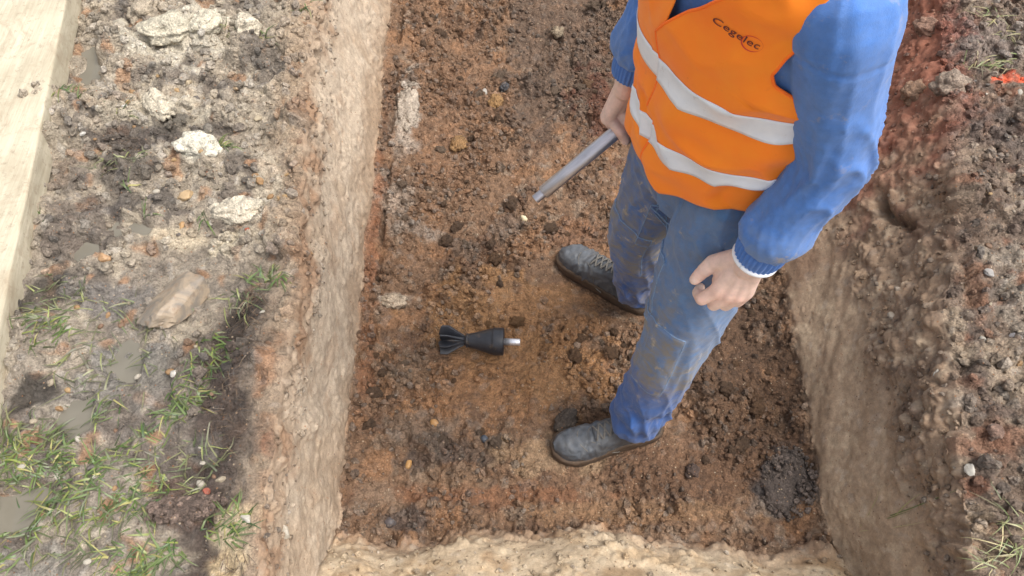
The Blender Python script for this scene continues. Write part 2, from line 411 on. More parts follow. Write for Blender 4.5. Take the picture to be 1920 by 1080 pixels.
# floor
F = np.repeat(L((134, 100, 72)), len(x), 0)
F = lay(F, sstep(0.0, 0.5, n5) * 0.7, (112, 80, 58))
F = lay(F, sstep(0.1, 0.5, n9) * 0.6, (160, 112, 70))
F = lay(F, sstep(0.25, 0.55, n20) * 0.6, (150, 128, 106))
for (px, py, rx, ry, c, s) in (
    (930, 590, .26, .16, (168, 120, 68), .8), (1010, 690, .26, .16, (166, 117, 66), .8), (890, 730, .22, .12, (160, 112, 68), .7), (1030, 590, .2, .14, (160, 112, 66), .7),
    (850, 200, .22, .5, (136, 98, 68), .6), (1060, 60, .30, .45, (108, 86, 70), .8), (1010, 200, .12, .2, (96, 78, 66), .6), (1130, 200, .10, .24, (112, 66, 46), .85),  # darker blobs beyond the man: his shadow painted into the floor colour
    (1350, 640, .22, .22, (98, 72, 52), .85), (1400, 760, .2, .18, (108, 78, 54), .8), (1300, 880, .26, .10, (116, 82, 56), .7), (1420, 850, .12, .1, (112, 80, 56), .6),  # darker floor beside the right wall: the wall's shade painted in as colour
    (765, 200, .045, .20, (172, 158, 142), .9), (740, 370, .07, .10, (160, 140, 122), .8), (770, 430, .09, .05, (150, 132, 116), .7), (740, 560, .05, .03, (178, 160, 140), .9), (760, 280, .05, .06, (158, 138, 120), .7),
    (800, 810, .15, .055, (132, 112, 94), .6), (850, 850, .12, .045, (100, 84, 74), .6), (790, 870, .10, .03, (96, 82, 74), .7), (840, 895, .12, .035, (140, 116, 92), .5),
    (1050, 850, .20, .06, (172, 140, 104), .75), (930, 925, .30, .035, (140, 92, 58), .8), (1200, 960, .3, .04, (150, 112, 76), .8), (720, 930, .10, .05, (140, 112, 88), .8), (780, 975, .10, .03, (90, 78, 74), .7),
    (1060, 790, .035, .022, (70, 62, 56), .9), (700, 420, .03, .30, (150, 96, 60), .8), (690, 680, .03, .2, (150, 100, 64), .8), (1470, 900, .085, .085, (74, 66, 64), .95), (1440, 940, .06, .05, (128, 116, 104), .6),
    (870, 470, .06, .05, (124, 104, 88), .5), (950, 420, .05, .05, (128, 110, 96), .5), (1080, 440, .1, .1, (134, 92, 62), .6), (760, 700, .06, .08, (134, 108, 84), .6)):
    F = lay(F, blob(px, py, 0, rx, ry, 0.7, px + py) * s, c)
# left wall
W = np.repeat(L((198, 180, 158)), len(x), 0)
W = lay(W, sstep(0.0, 0.5, n5) * 0.5, (178, 154, 128)); W = lay(W, sstep(0.2, 0.6, n20) * 0.5, (208, 186, 162))
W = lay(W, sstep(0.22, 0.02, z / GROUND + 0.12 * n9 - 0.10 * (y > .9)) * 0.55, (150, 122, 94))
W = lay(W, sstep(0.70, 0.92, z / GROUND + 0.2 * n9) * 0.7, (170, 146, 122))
W = lay(W, sstep(0.70, 0.92, z / GROUND + 0.2 * n9) * sstep(0.05, 0.4, n5 + .4 * n20) * 0.6, (156, 118, 88))
W = lay(W, sstep(0.3, 0.6, n9 + 0.4 * n20) * 0.3, (168, 138, 110))
# near slope
S = np.repeat(L((206, 184, 154)), len(x), 0)
S = lay(S, sstep(0.0, 0.4, n9) * 0.6, (196, 168, 132)); S = lay(S, sstep(0.15, 0.5, n20) * 0.5, (214, 196, 168))
S = lay(S, sstep(0.3, 0.6, n5) * 0.6, (164, 130, 92))
# right wall
Q = np.repeat(L((164, 140, 114)), len(x), 0)
Q = lay(Q, sstep(0.05, 0.5, strk) * 0.55, (142, 118, 94)); Q = lay(Q, sstep(0.15, 0.5, n20 - 0.3 * strk) * 0.6, (182, 160, 132))
Q = lay(Q, sstep(0.9, 1.5, y + .3 * n9) * 0.8, (126, 96, 74))
Q = lay(Q, up_r * 0.85, (138, 114, 92)); Q = lay(Q, up_r * sstep(0.1, 0.5, n9) * 0.7, (112, 92, 76)); Q = lay(Q, up_r * sstep(0.15, 0.5, n20) * 0.6, (168, 148, 124))
Q = lay(Q, up_r * sstep(1.15, 1.5, y + 0.2 * n9) * 0.85, (140, 84, 64))
# left ground
G = np.repeat(L((148, 137, 124)), len(x), 0)
G = lay(G, sstep(0.4, 1.3, y + 0.5 * n5) * 0.8, (178, 164, 144))
G = lay(G, sstep(0.05, 0.45, n9) * 0.7, (108, 98, 90)); G = lay(G, sstep(0.15, 0.5, n20 + .3 * n5) * 0.6, (196, 182, 160))
G = lay(G, sstep(0.30, 0.55, fbm(p + 90, 16, 2)) * 0.65, (172, 128, 92))
lipd = kL1[:, None].repeat(NC, 1).ravel() - x
G = lay(G, sstep(0.10, 0.0, lipd + 0.05 * n9) * 0.75, (176, 152, 126))
G = lay(G, sstep(0.075, 0.0, lipd + 0.05 * n9) * sstep(-.1, .4, n9 - 0.4 * n20) * 0.8, (156, 116, 86))
hum = np.exp(-((lipd - 0.105 - 0.02 * n9) / 0.06) ** 2) * sstep(1.0, 0.72, y + 0.1 * n9)
G = lay(G, np.clip(hum * (1.1 + 0.6 * n20), 0, 1) * 0.9, (74, 62, 56))
for (px, py, rx, ry, c, s) in (
    (330, 80, .16, .11, (214, 204, 184), .8), (300, 210, .14, .08, (202, 190, 168), .7), (375, 283, .05, .045, (232, 224, 204), .95), (440, 385, .09, .05, (222, 210, 188), .9), (330, 440, .07, .035, (206, 190, 164), .8), (420, 450, .05, .03, (214, 200, 174), .8), (500, 330, .05, .06, (202, 188, 166), .7),
    (240, 260, .12, .06, (86, 76, 70), .8), (380, 250, .12, .035, (88, 80, 76), .7), (230, 330, .10, .06, (96, 88, 80), .8), (280, 380, .10, .05, (94, 86, 80), .8), (130, 420, .07, .12, (104, 92, 84), .7), (310, 230, .05, .05, (62, 56, 52), .7),
    (90, 560, .06, .1, (72, 66, 60), .8), (190, 560, .12, .05, (130, 124, 118), .8), (240, 680, .1, .08, (134, 130, 124), .8), (180, 740, .14, .07, (140, 134, 126), .7), (60, 740, .05, .05, (66, 60, 54), .85), (460, 590, .05, .06, (60, 52, 46), .85), (430, 800, .07, .12, (86, 74, 66), .8), (340, 950, .09, .05, (104, 86, 76), .85), (380, 850, .07, .03, (122, 116, 108), .7), (300, 700, .08, .05, (120, 114, 104), .6),
    (515, 830, .025, .06, (140, 98, 74), .8), (500, 690, .03, .06, (160, 120, 90), .7), (70, 1060, .08, .05, (150, 144, 134), .8), (440, 1000, .06, .06, (214, 196, 164), .7), (520, 960, .06, .06, (212, 186, 152), .8), (420, 1060, .05, .03, (208, 184, 146), .8), (330, 1040, .05, .03, (186, 172, 152), .6), (110, 330, .04, .05, (150, 132, 116), .6)):
    G = lay(G, blob(px, py, GROUND, rx, ry, 0.7, px + py) * s, c)
# right ground
H = np.repeat(L((128, 108, 92)), len(x), 0)
H = lay(H, sstep(0.05, 0.45, n9) * 0.7, (104, 88, 78)); H = lay(H, sstep(0.1, 0.5, n20) * 0.7, (166, 146, 124)); H = lay(H, sstep(0.25, 0.5, fbm(p + 95, 14, 2)) * 0.7, (142, 92, 66))
H = lay(H, sstep(1.2, 1.5, y + .1 * n9) * sstep(1.3, 1.16, x + .05 * n9) * 0.85, (138, 84, 66))
for (px, py, rx, ry, c, s) in (
    (1720, 40, .10, .2, (144, 84, 64), .85), (1850, 90, .14, .10, (140, 124, 114), .8), (1800, 60, .06, .08, (146, 90, 76), .7), (1890, 260, .10, .08, (110, 96, 88), .8), (1830, 560, .03, .12, (142, 104, 80), .8), (1860, 830, .10, .06, (144, 102, 78), .8), (1800, 420, .06, .08, (116, 94, 78), .6),
    (1900, 560, .06, .2, (158, 146, 130), .7), (1760, 900, .05, .05, (176, 154, 126), .7), (1880, 700, .07, .07, (170, 150, 126), .7), (1800, 1010, .12, .06, (170, 146, 118), .7), (1780, 640, .06, .07, (184, 164, 138), .7)):
    H = lay(H, blob(px, py, GROUND, rx, ry, 0.7, px + py) * s, c)
tot = wFL + wWL + wWR + wNS + wGL + wGR + 1e-6
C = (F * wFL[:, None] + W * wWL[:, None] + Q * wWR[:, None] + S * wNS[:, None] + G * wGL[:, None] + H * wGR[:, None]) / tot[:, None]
# every lump has its own shade
tint = 1 + 0.22 * (id2 - .5) * (c2 > 0) + 0.24 * (id3 - .5) * (c3 > 0) + 0.15 * (id1 - .5) * (c1 > 0) + 0.2 * (id4 - .5)
amt = 0.8 * wFL + 0.25 * wWL + 0.6 * wWR + 0.5 * wNS + wGL + wGR
C = C * (1 + (tint - 1) * amt)[:, None]
grey = C.mean(1, keepdims=True)
C = C + (grey * np.array([[1.06, 1.0, 0.92]]) - C) * (np.clip((id3 - .8) * 3, 0, .35) * amt)[:, None]
C = C * (1 + 0.10 * hi[:, None])
# orange spray mark on the right ground
spray = blob(1890, 152, GROUND, .055, .022, 0.9, 5, 30) * wGR
C = lay(C, spray * (0.5 + 0.5 * sstep(-.3, .2, n20)), (255, 96, 40))
gF = C.mean(1, keepdims=True) * np.array([[1.12, 1.0, 0.86]])
C = C + (gF - C) * (0.22 * wFL + 0.15 * wGR + 0.1 * wWR)[:, None]
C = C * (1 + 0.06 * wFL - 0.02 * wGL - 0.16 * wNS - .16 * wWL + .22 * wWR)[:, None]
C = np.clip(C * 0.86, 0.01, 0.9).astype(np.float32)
wet = np.clip(wGL * sstep(-0.35, 0.4, fbm(p + 120, 5, 2) + 0.6 * (1 - clod_up)) * 1.0 + pud + 1.0 * wGL * blur(pud, 40) + 0.25 * wGR * sstep(0, .4, n5) + 0.3 * wNS * (1 - sm_n) + 0.45 * wWR * (1 - up_r) + 0.12 * wFL, 0, 1)

# cut the sheet into the pieces of the setting
Fq = grid_faces(NR, NC)
fs = np.repeat(segid[None, :-1], NR - 1, 0).ravel()
fy = (zn[:-1, :-1].ravel() > 0.035) & (fs == 2)
ff = (tf[:-1, :-1].ravel() > 0) & (fs == 2)
def piece(name, mask):
    f = Fq[mask]; u, inv = np.unique(f.ravel(), return_inverse=True)
    me = mesh_np(name, VD[u], inv.reshape(-1, 4))
    attr_col(me, 'soil', C[u]); attr_f(me, 'wet', wet[u])
    return tag(obj(name, me, M_wall if 'wall' in name else M_soil), kind='structure')
piece('ground', (fs == 0)); piece('ground_right', (fs == 4))
piece('pit_wall_left', fs == 1); piece('pit_wall_right', fs == 3)
piece('pit_wall_near', fy); piece('pit_wall_far', ff); piece('pit_floor', (fs == 2) & ~fy & ~ff)

# lookups on the finished sheet
VG = VD.reshape(NR, NC, 3); CG = C.reshape(NR, NC, 3); NG = NM
def cell(xx, yy):
    r = int(np.clip(round((yy - ys[0]) / DY), 0, NR - 1)); c = int(np.clip(np.searchsorted(GX[r], xx), 0, NC - 1)); return r, c
def zat(xx, yy):
    r, c = cell(xx, yy); return float(VG[r, c, 2])
def ztop(xx, yy, rad):
    r, c = cell(xx, yy); k = max(1, int(rad / DY)); a = VG[max(0, r - k):r + k + 1, max(0, c - k):c + k + 1, 2]; return float(np.percentile(a, 60))

# far ground all round, a coarse ring that reaches the horizon
ring = []
inner = [(-1.6, -0.27), (1.73, -0.27), (1.73, 2.85), (-1.6, 2.85)]
def ringpts(k, n=40):
    out = []
    for a_, b_ in zip(inner, inner[1:] + inner[:1]):
        for t in range(n):
            q = np.array(a_) + (np.array(b_) - np.array(a_)) * t / n
            out.append(np.array([0.06, 1.3]) + (q - np.array([0.06, 1.3])) * k)
    return np.array(out)
rv = []
for k in (0.99, 1.1, 1.25, 1.5, 2, 3, 6, 15, 40, 120):
    q = ringpts(k); zz = GROUND - 0.004 + 0.03 * noise(np.stack([q[:, 0] * 3, q[:, 1] * 3, q[:, 0] * 0], 1)) * min(1, (k - .99) * 6) - 0.03 * min(1, (k-.99)*8)
    rv.append(np.column_stack([q, zz]))
rv = np.array(rv); me = mesh_np('ground_far', rv.reshape(-1, 3), grid_faces(rv.shape[0], rv.shape[1], True)[:, ::-1])
attr_col(me, 'soil', np.repeat(L((130, 118, 98)), len(me.vertices), 0)); attr_f(me, 'wet', np.full(len(me.vertices), 0.2))
tag(obj('ground_around', me, M_soil), kind='structure')

# water in the hollows
M_water, nt, b = new_mat('puddle_water')
co = N(nt, 'ShaderNodeTexCoord').outputs['Object']
nt.links.new(mixc(nt, tex_noise(nt, 14, 3, .5, co), lin(96, 92, 82), lin(124, 119, 108)), b.inputs['Base Color'])
b.inputs['Roughness'].default_value = 0.06; b.inputs['IOR'].default_value = 1.33
bump(nt, b, tex_noise(nt, 30, 2, .5, co), 0.06, 0.002)
for k, (px, py, rx, ry) in enumerate(PUDDLES):
    c = P(px, py, GROUND - 0.02); n = 40; a = np.arange(n) / n * 6.2832
    rr = 1.9 + 0.12 * np.sin(a * 3 + k)
    zz = GROUND - 0.019 + 0.0009 * k
    v = np.column_stack([c[0] + rx * rr * np.cos(a), c[1] + ry * rr * np.sin(a), np.full(n, zz)])
    v = np.vstack([v, [[c[0], c[1], zz]]]); f = np.array([[i, (i + 1) % n, n] for i in range(n)])
    tag(obj('puddle_water', mesh_np('puddle', v, f), M_water), kind='structure')

# loose crumbs of earth lying on the floor, the slope and the rims
def ico(sub):
    import bmesh
    bm = bmesh.new(); bmesh.ops.create_icosphere(bm, subdivisions=sub, radius=1.0)
    v = np.array([q.co[:] for q in bm.verts]); f = np.array([[q.index for q in fc.verts] for fc in bm.faces]); bm.free(); return v, f
I1, I2, I3, I4 = ico(1), ico(2), ico(3), ico(4)
rs = np.random.RandomState(5)
def crumbs(name, label, n, mask, smin, smax, power, base):
    idx = np.flatnonzero(mask); idx = idx[rs.randint(0, len(idx), n)]
    size = smin + (smax - smin) * rs.rand(n) ** power
    V, Fc, CC = [], [], []; off = 0
    for big in (False, True):
        sel = (size > 0.011) if big else (size <= 0.011)
        bv, bf = I2 if big else I1
        k = int(sel.sum())
        if not k: continue
        ii = idx[sel]; sz = size[sel]
        A = rs.normal(size=(k, 3, 3)); Qm, _ = np.linalg.qr(A)
        sca = np.stack([np.ones(k), 0.65 + .35 * rs.rand(k), 0.5 + .4 * rs.rand(k)], 1)
        vv = np.repeat(bv[None], k, 0) 
        jit = 1 + 0.22 * rs.normal(size=(k, len(bv), 1)) * (0.7 if big else 1)
        vv = vv * jit * sca[:, None, :] * sz[:, None, None]
        vv = np.einsum('kij,kvj->kvi', Qm, vv) + (VD[ii] + nm[ii] * (sz * 0.25)[:, None])[:, None, :]
        V.append(vv.reshape(-1, 3)); Fc.append((bf[None] + (np.arange(k) * len(bv))[:, None, None]).reshape(-1, 3) + off); off += k * len(bv)
        cc = C[ii] * (0.82 + 0.4 * rs.rand(k, 1)) ; g_ = cc.mean(1, keepdims=True) * np.array([[1.1, 1, .88]]); cc = cc + (g_ - cc) * (rs.rand(k, 1) ** 3 * .6)
        CC.append(np.repeat(np.clip(cc, 0.01, .85)[:, None, :], len(bv), 1).reshape(-1, 3))
    me = mesh_np(name, np.vstack(V), np.vstack(Fc), False)
    attr_col(me, 'soil', np.vstack(CC)); attr_f(me, 'wet', np.full(len(me.vertices), 0.1))
    return tag(obj(name, me, M_soil), label, base, kind='stuff')
vis = (y < 2.6) & (y > -0.05) & (np.abs(x) < 1.5)
fl = (seg == 2) & vis & (zn.ravel() < 0.03)
dens = rough * (0.3 + crumb)
pick = rs.rand(len(x)) < np.clip(dens, 0.05, 1)
nofoot = feet < 0.15
crumbs('loose_floor_soil', 'loose brown crumbs of earth covering the pit floor', 15000, fl & pick & nofoot, 0.0018, 0.012, 3.0, 'soil')
crumbs('loose_bank_soil', 'small pale crumbs on the near bank and pit sides', 3500, ((wNS > .5) | (seg == 1) & (z > .30) | (seg == 3) & (up_r > .4)) & vis, 0.002, 0.010, 2.5, 'soil')
crumbs('loose_rim_soil', 'loose grey and tan crumbs over the rims of the pit', 9000, ((seg == 0) & (clod_up + 0.5 * crumb > .6) & (pud < .1) | (seg == 4)) & vis, 0.002, 0.016, 3.0, 'soil')
# ------------------------------------------------------------------ timber beside the pit
def box_beam(name, a, b_, w0, w1, z0, z1, nl, nw, nh, seedn):
    """sawn timber from a to b_: slightly worn edges and uneven faces; returns mesh (closed)"""
    a = np.array(a, float); b_ = np.array(b_, float); d = (b_ - a); Ln = np.linalg.norm(d); d /= Ln
    n = np.array([-d[1], d[0]])
    # cross-section outline, rounded corners
    pts = []; r = 0.006
    for cx, cy, a0 in ((w1 - r, z0 + r, -90), (w1 - r, z1 - r, 0), (w0 + r, z1 - r, 90), (w0 + r, z0 + r, 180)):
        for k in range(4): t = R(a0 + 30 * k); pts.append((cx + r * math.cos(t), cy + r * math.sin(t)))
    out = []
    for i in range(len(pts)):
        p0 = np.array(pts[i]); p1 = np.array(pts[(i + 1) % len(pts)]); m = max(1, int(np.linalg.norm(p1 - p0) / 0.012))
        for k in range(m): out.append(p0 + (p1 - p0) * k / m)
    out = np.array(out); m = len(out)
    V = np.zeros((nl, m, 3))
    for i in range(nl):
        s_ = Ln * i / (nl - 1); q = a + d * s_
        V[i, :, 0] = q[0] + n[0] * out[:, 0]; V[i, :, 1] = q[1] + n[1] * out[:, 0]; V[i, :, 2] = out[:, 1]
    v = V.reshape(-1, 3)
    k = 0.0018 * fbm(v * np.array([[9, 1.2, 9]]) + seedn, 3, 3)
    cen = np.repeat(V.mean(1)[:, None], m, 1).reshape(-1, 3); dirn = v - cen; dirn /= np.linalg.norm(dirn, axis=1)[:, None]
    v = v + dirn * k[:, None]
    f = grid_faces(nl, m, True); me_v = v.tolist(); faces = f.tolist(); faces.append(list(range(m))[::-1]); faces.append([(nl - 1) * m + i for i in range(m)])
    me = bpy.data.meshes.new(name); me.from_pydata(me_v, [], faces); me.update()
    for pl in me.polygons: pl.use_smooth = len(pl.vertices) == 4
    return me
M_wood, nt, b = new_mat('sawn_timber')
tc = N(nt, 'ShaderNodeTexCoord').outputs['Object']
mp = N(nt, 'ShaderNodeMapping'); nt.links.new(tc, mp.inputs[0]); mp.inputs['Rotation'].default_value = (0, 0, R(-8.5)); mp.inputs['Scale'].default_value = (26, 1.6, 26)
g1 = tex_noise(nt, 4, 6, .65, mp.outputs[0], 0.4); g2 = tex_noise(nt, 7, 5, .6, tc); g3 = tex_noise(nt, 60, 4, .7, tc)
cw = mixc(nt, maprange(nt, g1, .3, .7, 0, 1), lin(166, 157, 136), lin(190, 181, 160))
cw = mixc(nt, maprange(nt, g2, .45, .75, 0, .55), cw, lin(138, 124, 100))
cw = mixc(nt, maprange(nt, g3, .56, .72, 0, .6), cw, lin(120, 106, 88))
cw = mixc(nt, maprange(nt, tex_noise(nt, 11, 6, .75, tc, .8), .52, .68, 0, .6), cw, lin(150, 134, 112))
nt.links.new(cw, b.inputs['Base Color']); b.inputs['Roughness'].default_value = .8
bump(nt, b, g1, .5, .003)
ta, tb = P(168, -60, GROUND), P(-60, 1160, GROUND)
# survey: lower right edge of the timber
e0, e1 = P(155, 0, GROUND), P(0, 820, GROUND)
dd = (e1 - e0)[:2]; dd /= np.linalg.norm(dd)
A_ = e0[:2] - dd * 0.35; B_ = e1[:2] + dd * 0.75
zb = GROUND - 0.006
me = box_beam('timber', B_, A_, 0.0, 0.225, zb, zb + 0.078, 140, 0, 0, 3.0)
timber = tag(obj('timber_beam', me, M_wood), 'long pale sawn timber lying on the mud beside the pit', 'timber')

# ------------------------------------------------------------------ stones and clods
def rock(sub, dims, seed, facets=0, amp=0.18, fr=1.4):
    bv, bf = {2: I2, 3: I3, 4: I4}[sub]
    v = bv.copy(); rr_ = np.random.RandomState(seed)
    v = v * (1 + amp * fbm(bv + seed * 1.37, fr, 4))[:, None]
    v = v * (1 + amp * .35 * fbm(bv * 1.0 + seed, fr * 3.5, 3))[:, None] if sub == 4 and facets == 0 else v
    for _ in range(facets):
        n_ = rr_.normal(size=3); n_ /= np.linalg.norm(n_); h_ = 0.50 + 0.35 * rr_.rand()
        dd_ = v @ n_ - h_; v = v - np.maximum(dd_, 0)[:, None] * n_[None] * 0.92
    v = v * np.array(dims)[None]
    return mesh_np('stone', v, bf, facets == 0)
def clod_mesh(dims, seed, c, bumps=130):
    bv, bf = I4; r_ = np.random.RandomState(seed)
    v = bv * (1 + .30 * fbm(bv + seed * 1.37, 1.3, 3))[:, None]
    pts = r_.normal(size=(bumps, 3)); pts /= np.linalg.norm(pts, axis=1)[:, None]; rad = .12 + .26 * r_.rand(bumps)
    d = np.linalg.norm((bv + .08 * np.column_stack([noise(bv * 6 + seed), noise(bv * 6 + 3), noise(bv * 6 + 9)]))[:, None] - pts[None], axis=2)
    h = np.sqrt(np.maximum(rad[None] ** 2 - d * d, 0)); k = h.argmax(1); h = h.max(1)
    v = v * (1 + .95 * h + .05 * fbm(bv * 1.0 + seed, 9, 3))[:, None] * np.array(dims)[None] * .9
    me = mesh_np('clod', v, bf)
    cc = lin(*c)[None] * (.8 + .4 * r_.rand(bumps))[k][:, None] * (1 + .12 * noise(bv * 5 + 2))[:, None]
    attr_col(me, 'soil', np.clip(cc * .9, .01, .85)); attr_f(me, 'wet', np.full(len(bv), .15)); return me
def put_rock(name, label, cat, px, py, dims, c, rot=0.0, group=None, facets=0, seed=1, sub=3, zz=GROUND, sink=0.25, amp=0.18, fr=1.4, tilt=(0, 0), mat=None):
    q = P(px, py, zz); me = clod_mesh(dims, seed, c) if sub == 4 and not facets else rock(sub, dims, seed, facets, amp, fr)
    if sub == 4 and not facets: mat = M_soil
    o = obj(name, me, mat or M_stone); g = ztop(q[0], q[1], max(dims[:2]))
    o.location = (q[0], q[1], g + dims[2] * (1 - 2 * sink)); o.rotation_euler = (tilt[0], tilt[1], R(rot)); o.color = (*lin(*c), 1)
    return tag(o, label, cat, group)

M_flint, nt, b = new_mat('flint')
co = N(nt, 'ShaderNodeTexCoord').outputs['Object']
f1 = tex_noise(nt, 22, 4, .6, co, 1.0); f2 = tex_noise(nt, 60, 4, .6, co)
cf = mixc(nt, maprange(nt, f1, .40, .60, 0, 1), lin(146, 130, 110), lin(112, 104, 94))
cf = mixc(nt, maprange(nt, f2, .55, .7, 0, .7), cf, lin(126, 102, 78))
nt.links.new(cf, b.inputs['Base Color']); b.inputs['Roughness'].default_value = .5; bump(nt, b, f2, .4, .004)
put_rock('flint_stone', 'large broken grey and tan flint lying on the mud left of the pit', 'stone', 347, 567, (.105, .052, .036), (190, 175, 150), 52, facets=9, seed=12, sub=4, amp=.22, mat=M_flint)
SP = [  # px, py, size, colour, label
 (205, 492, .016, (206, 156, 104), 'round orange pebble beside the pale puddle near the timber'),
 (348, 366, .019, (214, 176, 124), 'smooth cream and ochre pebble in the middle of the muddy ground'),
 (338, 418, .011, (212, 160, 96), 'small amber pebble just below the ochre pebble'),
 (466, 434, .010, (186, 84, 48), 'small bright brick red stone chip near the pit rim'),
 (486, 340, .013, (188, 140, 84), 'brown translucent pebble close to the pit edge'),
 (455, 368, .015, (206, 154, 100), 'orange pebble between pale clay lumps near the rim'),
 (246, 196, .010, (220, 176, 110), 'yellow pebble beside a tuft in the upper mud'),
 (353, 155, .012, (214, 190, 150), 'finger shaped cream pebble in the upper pale clods'),
 (448, 172, .013, (204, 168, 122), 'tan pebble in the pale clods near the upper rim'),
 (388, 325, .010, (188, 116, 82), 'flat reddish pebble near the middle of the mud'),
 (485, 225, .012, (196, 176, 140), 'long tan pebble lying near the upper rim'),
 (378, 708, .015, (156, 132, 122), 'rounded mauve grey pebble beside the grass tuft'),
 (330, 705, .010, (222, 214, 200), 'white pebble left of the mauve grey pebble'),
 (505, 975, .018, (216, 204, 182), 'pale stone by the grass at the near rim'),
 (462, 972, .012, (232, 224, 206), 'small cream stone on the near rim beside the grass'),
 (236, 205, .008, (240, 236, 224), 'tiny white stone in the upper mud'),
 (163, 262, .009, (238, 232, 220), 'white chip lying near the timber'),
 (387, 922, .011, (176, 78, 52), 'red brick crumb on the brown clod near the grass'),
 (228, 55, .030, (196, 184, 160), 'large pale clay lump at the top of the left ground'),
 (1892, 648, .020, (196, 190, 188), 'pale grey stone on the right rim'),
 (1775, 690, .018, (206, 196, 178), 'cream stone in the right rim above the scraped wall'),
 (1808, 888, .016, (214, 206, 190), 'white stone beside the rusty patch on the right rim'),
 (1720, 540, .014, (196, 180, 158), 'tan stone at the top of the scraped right wall'),
 (1840, 525, .013, (176, 170, 164), 'grey stone in the right rim level with the hand')]
for k, (px, py, s_, c, lb) in enumerate(SP):
    c = tuple(.68 * q + .32 * 124 - 16 for q in c); put_rock('pebble', lb, 'stone', px, py, (s_, s_ * .72, s_ * .6), c, rot=37 * k, seed=20 + k, sub=3, amp=.28, fr=1.3, sink=.34, facets=7)
for k, (px, py, d, c, lb) in enumerate((
 (375, 282, (.050, .036, .020), (232, 224, 204), 'flat white chalky clod in the middle of the left ground'),
 (440, 390, (.060, .032, .020), (220, 208, 186), 'wide cream clay clod near the rim'),
 (330, 65, (.075, .05, .03), (208, 198, 176), 'big cracked cream clay clod in the upper left ground'),
 (390, 60, (.045, .035, .026), (214, 204, 182), 'pale clod right of the big cracked clay clod'),
 (275, 30, (.05, .04, .03), (176, 162, 142), 'tan clod at the top of the left ground'),
 (470, 60, (.04, .032, .026), (214, 202, 180), 'rounded pale clod at the upper rim'),
 (300, 200, (.06, .03, .02), (210, 198, 176), 'long pale clay slab in the upper mud'),
 (1745, 45, (.035, .03, .022), (150, 118, 100), 'reddish clod on the slope behind the arm'),
 (1770, 175, (.04, .032, .03), (158, 140, 124), 'grey pink clod on the slope behind the sleeve'),
 (1730, 150, (.035, .03, .026), (150, 120, 98), 'brown clod beside the grey pink clod'))):
    put_rock('clay_clod', lb, 'clod', px, py, d, c, rot=25 * k - 20, seed=60 + k, sub=4, amp=.34, fr=2.2, sink=.42, mat=M_stone)
for k, (px, py, d, c, lb) in enumerate((
 (765, 205, (.030, .085, .016), (176, 162, 146), 'long pale grey clay slab at the foot of the left wall'),
 (738, 562, (.034, .022, .016), (184, 166, 144), 'pale square clay clod on the floor near the left wall'),
 (982, 404, (.009, .013, .009), (206, 192, 158), 'pale yellow pebble on the floor below the rod end'),
 (945, 158, (.018, .014, .012), (82, 80, 82), 'dark grey stone on the upper floor'),
 (908, 165, (.014, .011, .010), (156, 150, 142), 'grey stone left of the dark stone on the upper floor'),
 (1045, 62, (.02, .02, .016), (150, 134, 112), 'tan stone at the far end of the floor'),
 (908, 823, (.011, .010, .009), (64, 70, 80), 'blue black stone chip on the near floor'),
 (815, 795, (.012, .010, .008), (164, 124, 78), 'ochre lump in the grey clods of the near floor'),
 (765, 868, (.008, .013, .008), (170, 130, 80), 'small upright ochre stone on the near floor'),
 (730, 978, (.016, .013, .011), (78, 72, 72), 'dark clod at the near edge of the floor'),
 (1300, 880, (.018, .015, .014), (92, 76, 68), 'dark round clod on the floor right of the near boot'),
 (1060, 790, (.035, .024, .020), (84, 74, 66), 'dark clod beside the toe of the near boot'),
 (860, 265, (.03, .024, .018), (150, 116, 78), 'ochre clod in the upper floor'),
 (930, 190, (.028, .022, .018), (152, 118, 78), 'yellow brown clod below the dark grey stone'))):
    put_rock('floor_clod', lb, 'clod', px, py, d, c, rot=21 * k if k > 1 else 3, seed=90 + k, sub=4 if d[0] > .016 else 3, amp=.34 if d[0] > .016 else .2, fr=2.2, zz=0.01, sink=.36)
